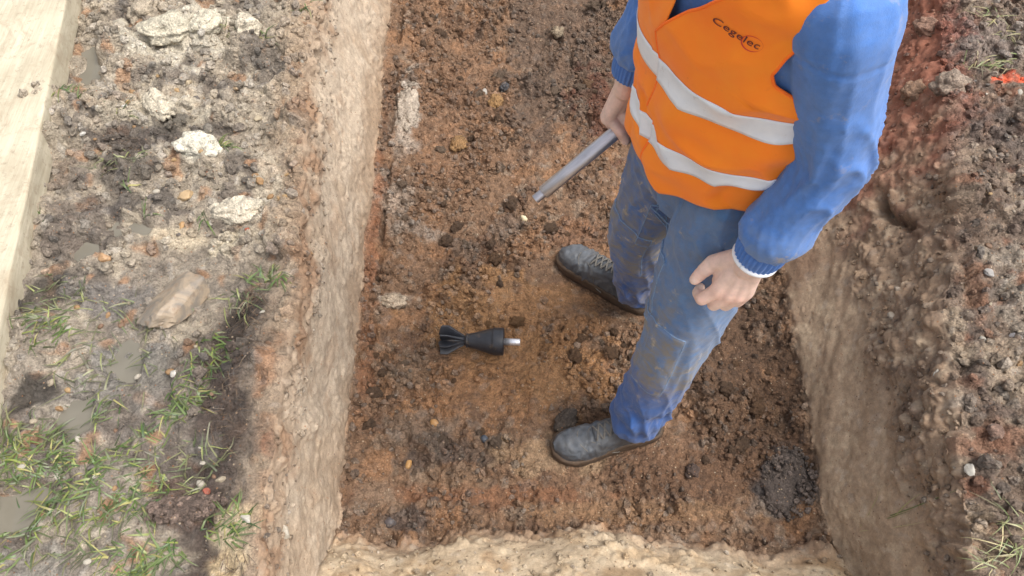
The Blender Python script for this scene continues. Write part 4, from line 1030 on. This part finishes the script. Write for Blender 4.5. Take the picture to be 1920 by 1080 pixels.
# stitched seams lying on the cloth
from mathutils.bvhtree import BVHTree
def seam_on(parent_obj, axis, path, r, mat, lift=.0003):
    me_ = parent_obj.data; bv_ = BVHTree.FromPolygons([q.co[:] for q in me_.vertices], [tuple(q.vertices) for q in me_.polygons]) if parent_obj.name not in _bv else _bv[parent_obj.name]
    _bv[parent_obj.name] = bv_
    axis = [np.asarray(q, float) for q in axis]; lens = [np.linalg.norm(b2 - a2) for a2, b2 in zip(axis[:-1], axis[1:])]; pts = []
    for Lq, Aq in path:
        acc = 0
        for i, l_ in enumerate(lens):
            if Lq <= acc + l_ or i == len(lens) - 1: break
            acc += l_
        d = (axis[i + 1] - axis[i]) / lens[i]; o_ = axis[i] + d * (Lq - acc); D = FWD - (FWD @ d) * d; D /= np.linalg.norm(D); S2 = np.cross(d, D)
        dr = D * math.cos(Aq) + S2 * math.sin(Aq); hit = bv_.ray_cast(Vector(o_ + dr * .16), Vector(-dr), .16)
        if hit[0] is not None: pts.append(np.array(hit[0]) + dr * lift)
    if len(pts) > 3: return polytube('seam', pts, r, mat, parent_obj, 6)
_bv = {}
M_thr = simple_material('trouser_seam', lin(118, 140, 168), .8, 0, .3, 200); M_thr2 = simple_material('jacket_seam', lin(52, 92, 158), .8, 0, .2, 200)
trs = [o for o in person.children if o.name.startswith('trousers')][0]
for ax, sg in (((HipL, KnL, AnL), 1), ((HipR, KnR, AnR), -1)):
    kk = np.linalg.norm(ax[0] - ax[1]); LL = kk + np.linalg.norm(ax[1] - ax[2])
    seam_on(trs, ax, [(l_, sg * 1.62) for l_ in np.linspace(.05, LL - .01, 90)], .0013, M_thr)
    seam_on(trs, ax, [(l_, sg * 1.5) for l_ in np.linspace(.05, LL - .01, 90)], .0008, M_thr)
    c_ = .14 if sg > 0 else 0
    w2 = .80
    box = [(kk - .112, q) for q in np.linspace(c_ - w2, c_ + w2, 24)] + [(q, c_ + w2) for q in np.linspace(kk - .112, kk + .122, 30)] + [(kk + .122, q) for q in np.linspace(c_ + w2, c_ - w2, 24)] + [(q, c_ - w2) for q in np.linspace(kk + .122, kk - .112, 30)]
    seam_on(trs, ax, box, .0011, M_thr)
    pk = [(.148, q) for q in np.linspace(sg * .45, sg * 2.0, 26)]; seam_on(trs, ax, pk, .0016, M_thr)
    pk = [(.322, q) for q in np.linspace(sg * .45, sg * 2.0, 26)] + [(q, sg * 2.0) for q in np.linspace(.322, .148, 20)]; seam_on(trs, ax, pk, .0011, M_thr)
    pk = [(q, sg * .45) for q in np.linspace(.148, .322, 20)]; seam_on(trs, ax, pk, .0011, M_thr)
seam_on(jacket, (ShL, ElL, WrL), [(l_, 2.6) for l_ in np.linspace(.03, .46, 80)], .0011, M_thr2)

# ---- vest
HEM = .912
def drape(th, z):
    flat = 1 - .85 * np.exp(-((th - .28) / .38) ** 2 - ((z - 1.335) / .05) ** 2)
    q = np.column_stack([np.cos(th) * 1.5, np.sin(th) * 1.5, z * 5.5 + .5 * th]).astype(np.float32)
    low = sstep(1.25, .95, z)
    d_ = .009 + .010 * low - .016 * sstep(.1, -1.0, th) * (np.abs(th) < 2) + flat * (.008 + .005 * low) * noise(q + 3) + flat * .010 * (1.2 - 3 * np.abs(noise(q * np.array([[1.3, 1.3, 1.6]], np.float32) + 9))) + .007 * low * noise(np.column_stack([th * 2.4, z * 1.2, z * 0]) + 2) \
        + .006 * np.exp(-((z - 1.12) / .03) ** 2) - .005 * np.exp(-((z - 1.19) / .03) ** 2)
    return np.maximum(d_, .008 + .012 * low * sstep(.3, .9, th) * (th < 2))
def vpt(th, z, extra=0.0):
    th = np.asarray(th, float).ravel(); z = np.asarray(z, float).ravel()
    return shell(th, z, drape(th, z) + extra)
VTOP = 1.47
def th_front(z):    # neck edge of the left panel
    return np.interp(z, [.9, 1.265, 1.36, 1.42, 1.45, 1.47], np.radians([-15, -13, 5, 20, 40, 56]))
def th_arm(z):
    return np.interp(z, [.9, 1.232, 1.238, 1.246, 1.256, 1.272, 1.29, 1.32, 1.36, 1.405, 1.45, 1.47], np.radians([90, 90, 74, 62, 50, 38, 35, 38, 45, 54, 66, 72]))
def panel(name, f0, f1, z0, z1, nr, nc, extra, parent, mat, hemf=None):
    zz = np.linspace(0, 1, nr)[:, None]; tt_ = np.linspace(0, 1, nc)[None, :]
    z = z0 + (z1 - z0) * zz + 0 * tt_
    th = f0(z) + (f1(z) - f0(z)) * tt_
    if hemf is not None: z = z + hemf(th) * (1 - zz) ** 4
    V = vpt(th, z, extra)
    me = mesh_np(name, V, grid_faces(nr, nc)[:, ::-1]); o = obj(name, me, mat, parent)
    sd = o.modifiers.new('cloth', 'SOLIDIFY'); sd.thickness = .0022; sd.offset = 0
    return o
M_vest, nt, b = new_mat('hi_vis_orange')
tcv = N(nt, 'ShaderNodeTexCoord').outputs['Object']
v1 = tex_noise(nt, 11, 5, .65, tcv); v2 = tex_noise(nt, 34, 6, .75, tcv, .9)
cv = mixc(nt, maprange(nt, v1, .3, .7, 0, 1), (1.0, .205, .004), (1.0, .27, .007))
cv = mixc(nt, maprange(nt, v2, .62, .74, 0, .45), cv, (.55, .10, .02))
nt.links.new(cv, b.inputs['Base Color']); b.inputs['Roughness'].default_value = .7; b.inputs['Sheen Weight'].default_value = .1
bump(nt, b, tex_noise(nt, 700, 2, .5, tcv), .15, .001)
M_refl, nt, b = new_mat('reflective_tape')
tcv = N(nt, 'ShaderNodeTexCoord').outputs['Object']
r1_ = tex_noise(nt, 16, 5, .65, tcv); r2_ = tex_noise(nt, 45, 5, .75, tcv, .8)
cr = mixc(nt, maprange(nt, r1_, .3, .7, 0, 1), lin(220, 226, 236), lin(238, 241, 246)); cr = mixc(nt, maprange(nt, r2_, .62, .74, 0, .5), cr, lin(150, 142, 134))
nt.links.new(cr, b.inputs['Base Color']); b.inputs['Roughness'].default_value = .42; b.inputs['Metallic'].default_value = .05
bump(nt, b, r1_, .3, .004)
vest = bpy.data.objects.new('vest', None); col.objects.link(vest); vest.parent = person
hem = lambda th: .010 * np.sin(th * 3 + .5) - .006 
hemR = lambda th: -.012 * np.exp(-((th + .45) / .25) ** 2) + .012
panel('front_panel', th_front, th_arm, HEM, VTOP, 90, 56, .0040, vest, M_vest, hem)
panel('front_panel', lambda z: -th_arm(z), lambda z: np.interp(z, [.9, 1.36, 1.45, 1.47], np.radians([-8, -9, -25, -42])), HEM, VTOP, 90, 56, .0, vest, M_vest, hemR)
panel('back_panel', lambda z: np.pi - (np.pi - th_arm(z)) * 0 - th_arm(z) + (np.pi / 2 - th_arm(z)) * 0, lambda z: np.pi + th_arm(z), HEM, VTOP, 60, 60, .001, vest, M_vest)
def strip(f0, f1, z0, z1, extra):
    o = panel('reflective_strip', f0, f1, z0, z1, 8, 60, extra, vest, M_refl); o.modifiers[0].thickness = .0010; return o
for z0, z1 in ((1.000, 1.048), (1.160, 1.208)):
    strip(th_front, th_arm, z0, z1, .0062)
    strip(lambda z: -th_arm(z), lambda z: 0 * z + np.radians(-8.5), z0, z1, .0022)
    strip(lambda z: np.pi / 2 + 0 * z, lambda z: 1.5 * np.pi + 0 * z, z0, z1, .0032)
# stitched binding along the open edges
M_bind = simple_material('orange_binding', np.array([1.0, .17, .01]), .7, 0, .1, 60)
zz = np.linspace(HEM + .003, VTOP, 120)
polytube('edge_binding', vpt(th_front(zz), zz, .0040), .0022, M_bind, vest, 6)
polytube('edge_binding', vpt(th_arm(zz[zz > 1.234]), zz[zz > 1.234], .0040), .0022, M_bind, vest, 6)

# print on the chest
def chest(tx, ty, z0, th0, extra):
    """flat print coordinates (m) laid on the vest"""
    rt = R(-10); tx, ty = tx * math.cos(rt) - ty * math.sin(rt), tx * math.sin(rt) + ty * math.cos(rt); return vpt(th0 + tx / .135, z0 + ty, extra)
M_ink = simple_material('dark_print', lin(92, 34, 40), .7, 0, .1, 80)
M_red = simple_material('red_print', lin(206, 62, 52), .7, 0, .15, 60)
cu = bpy.data.curves.new('print', 'FONT'); cu.body = 'Cegelec'; cu.size = 1.0; cu.resolution_u = 4; cu.space_character = 1.06; cu.offset = .004
to = bpy.data.objects.new('tmp_text', cu); col.objects.link(to)
me = bpy.data.meshes.new_from_object(to.evaluated_get(bpy.context.evaluated_depsgraph_get())); bpy.data.objects.remove(to)
tv, _ = get_vn(me); TS = .0142; TH0, TZ0 = R(16), 1.330
w_ = tv[:, 0].max()
set_v(me, chest(tv[:, 0] * TS - w_ * TS / 2, tv[:, 1] * TS, TZ0, TH0, .0062)); me.materials.append(M_ink)
obj('printed_lettering', me, M_ink, vest)
an = np.linspace(0, 2 * math.pi, 73); cx_, cy_, rc = w_ * TS / 2 - .0072, .0036, .0100
wdt = .0002 + .0014 * np.clip(-np.sin(an + .5), 0, 1) ** 1.2 + .0008 * np.clip(np.sin(an - .6), 0, 1) ** 2
ring_o = np.column_stack([cx_ + (rc + wdt) * np.cos(an), cy_ + (rc + wdt) * np.sin(an)]); ring_i = np.column_stack([cx_ + rc * np.cos(an), cy_ + rc * np.sin(an)])
Vr = np.stack([chest(ring_o[:, 0], ring_o[:, 1], TZ0, TH0, .0058), chest(ring_i[:, 0], ring_i[:, 1], TZ0, TH0, .0058)], 0).reshape(-1, 3)
obj('printed_ring', mesh_np('ring', Vr, grid_faces(2, 73)), M_red, vest)

# ---- body: head, neck, trunk, limbs and hands in one mesh
M_skin, nt, b = new_mat('skin')
tcv = N(nt, 'ShaderNodeTexCoord').outputs['Object']
sk = N(nt, 'ShaderNodeAttribute', attribute_name='skin').outputs['Color']
cs = mixc(nt, 1.0, sk, maprange(nt, tex_noise(nt, 70, 4, .6, tcv), .3, .7, .86, 1.12), 'MULTIPLY')
cs = mixc(nt, maprange(nt, tex_noise(nt, 40, 5, .7, tcv, .5), .62, .75, 0, .35), cs, lin(150, 120, 100))
nt.links.new(cs, b.inputs['Base Color']); b.inputs['Roughness'].default_value = .5
b.inputs['Subsurface Weight'].default_value = .12; b.inputs['Subsurface Radius'].default_value = (.008, .003, .0015); b.inputs['Subsurface Scale'].default_value = .5
bump(nt, b, mth(nt, 'ADD', tex_noise(nt, 420, 3, .6, tcv), mth(nt, 'MULTIPLY', tex_noise(nt, 90, 3, .6, tcv), 1.2)), .22, .0016)

def chain(pts, rad): return [capsule(pts[i], pts[i + 1], rad[i], rad[i + 1]) for i in range(len(pts) - 1)]
lh = [(1343, 545, 0.845), (1364, 554, 0.842), (1383, 556, 0.843), (1400, 550, 0.850)]
lb = [(1391, 489, 0.910), (1401, 494, 0.910), (1410, 499, 0.910), (1417, 503, 0.912)]
PL = lambda t: P(*t)
parts = [capsule(P(1450, 452, 0.992), P(1412, 488, 0.927), .026, .0235), capsule(P(1412, 488, 0.927), P(1400, 500, 0.910), .0235, .021)]
for a, b_, r1_, r2_ in zip(lb, lh, (.0165, .016, .0155, .0145), (.0128, .0128, .0122, .0112)): parts.append(capsule(PL(a), PL(b_), r1_, r2_))
for i in range(3):
    a = (PL(lb[i]) + PL(lb[i + 1])) / 2; b_ = (PL(lh[i]) + PL(lh[i + 1])) / 2; parts.append(capsule(a, b_ + np.array([0, 0, -.004]), .0155, .0108))
TH = [(1384, 484, 0.910), (1337, 493, 0.876), (1315, 512, 0.854), (1303, 524, 0.841)]
parts += chain([PL(t) for t in TH], [.0175, .0142, .0118, .0098])
parts.append(capsule(PL((1384, 490, 0.904)), PL((1348, 525, 0.854)), .017, .012))
IX = [lh[0], (1316, 561, 0.818), (1308, 549, 0.799), (1313, 539, 0.786)]; parts += chain([PL(t) for t in IX], [.0126, .0112, .0098, .0085])
MI = [lh[1], (1338, 571, 0.806), (1336, 557, 0.787), (1346, 549, 0.787)]; parts += chain([PL(t) for t in MI], [.0126, .0114, .0100, .0088])
RI = [lh[2], (1360, 572, 0.806), (1360, 558, 0.790), (1371, 550, 0.792)]; parts += chain([PL(t) for t in RI], [.0120, .0108, .0096, .0085])
PI = [lh[3], (1383, 566, 0.818), (1384, 555, 0.804), (1392, 549, 0.808)]; parts += chain([PL(t) for t in PI], [.0110, .0098, .0086, .0078])
hL = remesh(parts, .0019, 5)
# knuckles and tendons
v, nn = get_vn(hL); ds = np.zeros(len(v))
for t, am in [(lh[0], .0022), (lh[1], .0024), (lh[2], .0022), (lh[3], .0018), (TH[2], .0010), (IX[1], .0012)]:
    ds += am * np.exp(-(np.linalg.norm(v - (PL(t) + np.array([0, 0, .008])), axis=1) / .0085) ** 2)
for a, b_ in zip(lb, lh):
    a, b_ = PL(a), PL(b_); d = b_ - a; t = np.clip(((v - a) @ d) / (d @ d), 0, 1); ds += .0011 * np.exp(-(np.linalg.norm(v - (a + t[:, None] * d + np.array([0, 0, .014])), axis=1) / .006) ** 2)
for tt_ in (-.35, -.15, .05):   # creases at the thumb joint
    q = PL(TH[2]) + (PL(TH[3]) - PL(TH[1])) * tt_ * .22; dx = (PL(TH[3]) - PL(TH[1])); dx /= np.linalg.norm(dx)
    ds -= .0006 * np.exp(-(((v - q) @ dx) / .0009) ** 2) * (np.linalg.norm(v - q, axis=1) < .016)
set_v(hL, v + nn * ds[:, None])
skinL = np.repeat(L((222, 190, 174)), len(v), 0)
for t, rr_ in [(lh[0], .016), (lh[1], .016), (lh[2], .015), (IX[1], .016), (TH[2], .013)]:
    skinL = skinL + (L((220, 168, 150)) - skinL) * (np.exp(-(np.linalg.norm(v - PL(t), axis=1) / rr_) ** 2) * .55)[:, None]
tip = PL(TH[3]); dn_ = (PL(TH[3]) - PL(TH[2])); dn_ /= np.linalg.norm(dn_)
view = np.array([0, 0, CAM_Z]) - tip; view /= np.linalg.norm(view)
nail = np.exp(-(np.linalg.norm(v - (tip + dn_ * .003 + view * .0075), axis=1) / .0062) ** 4)
skinL = skinL + (L((226, 196, 182)) - skinL) * (nail * .9)[:, None]

# right hand closed round the rod
ez = UP - (UP @ RODD) * RODD; ez /= np.linalg.norm(ez); en = np.cross(RODD, ez)
if en[1] > 0: en = -en                     # towards the near side
parts = [capsule(WrR + (ElR - WrR) * .25, P(1177, 150, .945), .0240, .0235), capsule(P(1177, 150, .945), P(1172, 168, .925), .0235, .021)]
nails = []
for k_, (off, rf) in enumerate(((-.004, .0118), (.0195, .0120), (.042, .0114), (.062, .0100))):
    Q0 = ROD0 + RODD * (rl + off); rr_ = RR + rf * .80
    mcp = Q0 - en * .014 + ez * .036 - RODD * .004; base = P(1174 + 4 * k_, 164 + 2 * k_, .925) + RODD * .004 * k_
    pip = Q0 - en * .006 + ez * (rr_ + .006); dip = Q0 + en * (rr_ * .72) + ez * (rr_ * .66); tp = Q0 + en * (rr_ * 1.0) - ez * (rr_ * .30) - RODD * .003
    parts.append(capsule(base, mcp, .0165, .0132)); parts += chain([mcp, pip, dip, tp], [.0132, rf, rf * .92, rf * .82])
    nails.append((tp, dip))
th_ = [P(1172, 166, .92) - en * .006, ROD0 + RODD * (rl - .004) - en * .036 + ez * .006, ROD0 + RODD * (rl - .006) - en * .020 - ez * .020, ROD0 + RODD * (rl - .004) + en * .004 - ez * .025]
parts += chain(th_, [.017, .0145, .0120, .0100])
hR = remesh(parts, .0020, 4)
v, _ = get_vn(hR); skinR = np.repeat(L((220, 186, 170)), len(v), 0)
for tp, dip in nails:
    dd_ = (tp - dip) / np.linalg.norm(tp - dip); skinR = skinR + (L((206, 140, 122)) - skinR) * (.5 * np.exp(-(np.linalg.norm(v - dip, axis=1) / .013) ** 2))[:, None]
    skinR = skinR + (L((226, 194, 180)) - skinR) * (.9 * np.exp(-(np.linalg.norm(v - (tp + en * .007 + dd_ * .001), axis=1) / .0060) ** 4))[:, None]

# trunk, limbs, neck and head under and above the clothes
hc = np.array([.235, .765, 1.635])
look = np.array([-.72, -.45, -.42]); look /= np.linalg.norm(look); hs = np.cross(look, UP); hs /= np.linalg.norm(hs); hu = np.cross(hs, look)
def hp(s_, u_, f_): return hc + hs * s_ + hu * u_ + look * f_
bp = [tube([(*tc_(z), np.interp(z, TZ, TA) * .78, np.interp(z, TZ, TB) * .8) for z in (.82, .93, 1.1, 1.3, 1.36, 1.41)], p=2.3),
      tube([(*tc_(1.42), .066, .064), (*tc_(1.48), .058, .060), (*(tc_(1.50) * .4 + hp(0, -.07, -.03) * .6), .056, .060), (*hp(0, -.02, -.02), .055, .06)], p=2.0)]
for h_, k_, a_ in ((HipL, KnL, AnL), (HipR, KnR, AnR)): bp.append(tube([(*(h_ + [0, 0, .02]), .07, .075), (*((h_ + k_) / 2), .062, .068), (*k_, .05, .055), (*(k_ * .6 + a_ * .4), .048, .056), (*a_, .035, .04), (*(a_ - [0, 0, .03]), .034, .04)]))
for s_, e_, w_2 in ((ShL, ElL, WrL), (ShR, ElR, WrR)): bp.append(tube([(*(s_ * .6 + tc_(1.34) * .4), .032, .032), (*(s_ - [0, 0, .02]), .036, .038), (*e_, .034, .036), (*(w_2 * .9 + e_ * .1), .026, .027), (*w_2, .022, .022)]))
def ell(c, rs_, rad, axes=(hs, hu, look)):
    bv, bf = I3; return np.asarray(c) + (bv * np.array(rad)) @ np.array(axes), bf
bp += [ell(hp(0, .025, -.02), 0, (.075, .098, .095)), ell(hp(0, -.035, .028), 0, (.060, .082, .064)), ell(hp(0, -.088, .058), 0, (.030, .024, .028)),
       ell(hp(0, -.008, .098), 0, (.011, .026, .014)), ell(hp(0, -.024, .106), 0, (.016, .011, .014)), ell(hp(.0, .028, .082), 0, (.052, .010, .012)),
       ell(hp(0, -.054, .086), 0, (.024, .007, .010)), ell(hp(0, -.066, .084), 0, (.020, .007, .010)), ell(hp(.076, -.005, -.01), 0, (.010, .030, .018)), ell(hp(-.076, -.005, -.01), 0, (.010, .030, .018)),
       ell(hp(.036, -.02, .066), 0, (.024, .022, .02)), ell(hp(-.036, -.02, .066), 0, (.024, .022, .02))]
bodym = remesh(bp, .0055, 3)
v, _ = get_vn(bodym); skinB = np.repeat(L((206, 166, 146)), len(v), 0)
skinB = skinB + (L((176, 104, 96)) - skinB) * np.exp(-((np.linalg.norm((v - hp(0, -.060, .092)) * np.array([1, 1, 1]), axis=1)) / .018) ** 4)[:, None]
import bmesh
bm = bmesh.new()
for m_, c_ in ((bodym, skinB), (hL, skinL), (hR, skinR)):
    attr_col(m_, 'skin', c_); bm.from_mesh(m_)
body_me = bpy.data.meshes.new('body'); bm.to_mesh(body_me); bm.free()
for pl in body_me.polygons: pl.use_smooth = True
obj('body', body_me, M_skin, person)
M_hair = simple_material('dark_hair', lin(58, 46, 38), .6, 0, .3, 120, .003, streak=(1, 1, 5))
hv, hf = I4; hv2 = hv.copy(); keep = []
pts_h = hp(0, .034, -.026) + (hv * np.array((.083, .104, .102)) * (1 + .03 * fbm(hv, 5, 3))[:, None]) @ np.array((hs, hu, look))
lc_ = hv @ np.eye(3); msk = (hv[:, 1] > .42 - .0 * hv[:, 0]) | ((hv[:, 2] < .10) & (hv[:, 1] > -.55))
obj('hair', mesh_np('hair', pts_h, hf[msk[hf].all(1)]), M_hair, person)
M_eye = simple_material('eye_white', lin(228, 224, 218), .2, 0, .05, 20); M_iris = simple_material('iris', lin(70, 60, 50), .2, 0, .1, 20)
for sg in (-1, 1):
    vv, ff_ = ell(hp(sg * .031, .006, .079), 0, (.012, .0095, .011)); e_ = obj('eye', mesh_np('eye', vv, ff_), M_eye, person)
    vv, ff_ = ell(hp(sg * .031, .004, .0875), 0, (.0052, .0052, .003)); obj('iris', mesh_np('iris', vv, ff_), M_iris, e_)

# ---- boots
M_boot = simple_material('muddy_leather', lin(72, 77, 84), .5, 0, .4, 40, .006, c2=lin(98, 98, 98), c2lo=.38, c2hi=.72)
M_sole = simple_material('muddy_sole', lin(78, 62, 48), .75, 0, .3, 60, .005, c2=lin(60, 58, 58), c2lo=.55, c2hi=.7)
M_lace = simple_material('muddy_lace', lin(104, 100, 94), .8, 0, .3, 120)
def boot(heel, toe, flip, label):
    root = bpy.data.objects.new('boot', None); col.objects.link(root); root.parent = person; root['label'] = label
    d = np.array([toe[0] - heel[0], toe[1] - heel[1], 0.]); LN = np.linalg.norm(d); d /= LN; sd = np.array([-d[1], d[0], 0.]) * flip
    k = LN / .30; H0 = np.array([heel[0], heel[1], -.004])
    st = np.array([0, .012, .04, .08, .12, .16, .20, .235, .265, .287, .30])
    hw = np.array([.014, .029, .034, .035, .035, .038, .043, .045, .041, .029, .011])
    ht = np.array([.085, .118, .130, .130, .110, .092, .077, .069, .065, .056, .042])
    cx = np.array([0, 0, 0, 0, .001, .003, .005, .005, .003, .000, -.002])
    fine = np.linspace(0, .30, 70); HW, HT, CX = [np.interp(fine, st, q) for q in (hw, ht, cx)]
    ker = np.array([1, 2, 3, 2, 1.]) / 9
    for q in (HW, HT, CX): q[2:-2] = np.convolve(q, ker, 'valid')
    n = 40; a = np.linspace(0, math.pi, n); V = []
    for i in range(len(fine)):
        ca = np.cos(a); sa = np.sin(a); lat = HW[i] * np.sign(ca) * np.abs(ca) ** .75; hh = .022 + (HT[i] - .022) * sa ** .72
        V.append(H0 + np.outer(np.full(n, fine[i] * k), d) + np.outer(lat + CX[i], sd) + np.outer(hh, UP))
    V = np.array(V); S_i = np.repeat(fine[:, None], n, 1); A_i = np.repeat(a[None], len(fine), 0)
    Vf = V.reshape(-1, 3); cen = H0 + np.outer(S_i.ravel() * k, d) + np.array([0, 0, .02]); dr = Vf - cen; dr /= np.linalg.norm(dr, axis=1)[:, None] + 1e-9
    s_ = S_i.ravel(); aa = A_i.ravel()
    q = np.column_stack([s_ * 60, np.cos(aa) * 1.2, np.sin(aa) * 1.2]) + (3 if flip > 0 else 11)
    crease = np.exp(-((s_ - .195) / .035) ** 2)
    dsp = .0036 * (1 - 2 * np.abs(noise(q))) * (.4 + crease) + .0030 * fbm(Vf, 60, 3)
    capl = np.exp(-((s_ - .225 - .012 * np.cos(2 * aa)) / .0022) ** 2); dsp -= .0035 * capl          # toe-cap seam
    qs = np.exp(-((s_ - (.135 - .045 * np.abs(np.cos(aa)))) / .0022) ** 2) * (np.sin(aa) < .97); dsp -= .0035 * qs   # quarter seam
    for j in range(4):  # vents stamped in the side
        dsp -= .0016 * np.exp(-((s_ - .185 - .007 * j) / .0016) ** 2) * np.exp(-((np.abs(np.cos(aa)) - .72) / .10) ** 2)
    Vf = Vf + dr * dsp[:, None]
    obj('upper', mesh_np('upper', Vf, grid_faces(len(fine), n)), M_boot, root)
    # sole: thick welt all round
    ring = []
    for i in range(len(fine)): ring.append((fine[i], CX[i] + HW[i] + .0065))
    for i in range(len(fine) - 1, -1, -1): ring.append((fine[i], CX[i] - HW[i] - .0065))
    ring = np.array(ring); ring[:, 0] = (ring[:, 0] - .15) * 1.045 + .15
    m = len(ring); lev = [(-.012, .93), (0.0, .985), (.012, 1.0), (.022, 1.0), (.029, .97), (.031, .90)]
    V = []
    for zz_, sc_ in lev:
        g_ = ring.copy(); g_[:, 1] = (g_[:, 1]) * sc_; g_[:, 0] = (g_[:, 0] - .15) * (.5 + .5 * sc_) + .15
        V.append(H0 + np.outer(g_[:, 0] * k, d) + np.outer(g_[:, 1], sd) + np.outer(np.full(m, zz_), UP))
    V = np.vstack(V); V = V + .0022 * np.column_stack([noise(V * 55), noise(V * 55 + 7), noise(V * 55 + 3)])
    f = grid_faces(len(lev), m, True); fl_ = f.tolist() + [list(range((len(lev) - 1) * m, len(lev) * m)), list(range(m))[::-1]]
    me = bpy.data.meshes.new('sole'); me.from_pydata(V.tolist(), [], fl_); me.update()
    for pl in me.polygons: pl.use_smooth = len(pl.vertices) == 4
    obj('sole', me, M_sole, root)
    # tongue and laces
    def bp_(s_, lat, lift): 
        w = np.interp(s_, fine, HW); h_ = np.interp(s_, fine, HT); cosv = np.clip(lat / w, -1, 1); sv = math.sqrt(max(0, 1 - abs(cosv) ** (2 / .75)))
        return H0 + d * s_ * k + sd * (lat + np.interp(s_, fine, CX)) + UP * (.022 + (h_ - .022) * sv ** .72 + lift)
    tg = []
    for s_ in np.linspace(.10, .195, 12):
        for lat in np.linspace(-.014, .014, 9): tg.append(bp_(s_, lat, .0045 - 8 * lat * lat))
    obj('tongue', mesh_np('tongue', np.array(tg), grid_faces(12, 9)), M_boot, root).modifiers.new('t', 'SOLIDIFY').thickness = .004
    for j in range(4):
        s_ = .122 + .018 * j
        for sg in (-1, 1):
            pts = [bp_(s_ + .016 * t * 1.0, sg * (.020 - .040 * t), .006 + .003 * math.sin(math.pi * t)) for t in np.linspace(0, 1, 9)]
            polytube('lace', pts, .0027, M_lace, root, 6)
    M_ = M_lace
    for sgn in (-1, 1):
        polytube('seam', [bp_(.235 - .5 * t, sgn * (.040 * math.sqrt(max(0, 1 - (1 - t / .2)**2)) + .0), .0012) for t in np.linspace(0.0, .06, 3)] if False else [bp_(.205 - .075 * q, sgn * (.016 + .030 * math.sin(q * 1.5)), .0012) for q in np.linspace(0, 1, 16)], .0013, M_, root, 6)
        polytube('seam', [bp_(.238 - .03 * q * q, sgn * .044 * q, .0012) for q in np.linspace(0, 1, 16)], .0013, M_, root, 6)
    return root
boot((.388, .703), (.108, .634), 1, 'near boot with grey mud and a clod on its toe')
boot((.388, 1.056), (.146, 1.238), -1, 'far boot with creased muddy leather')
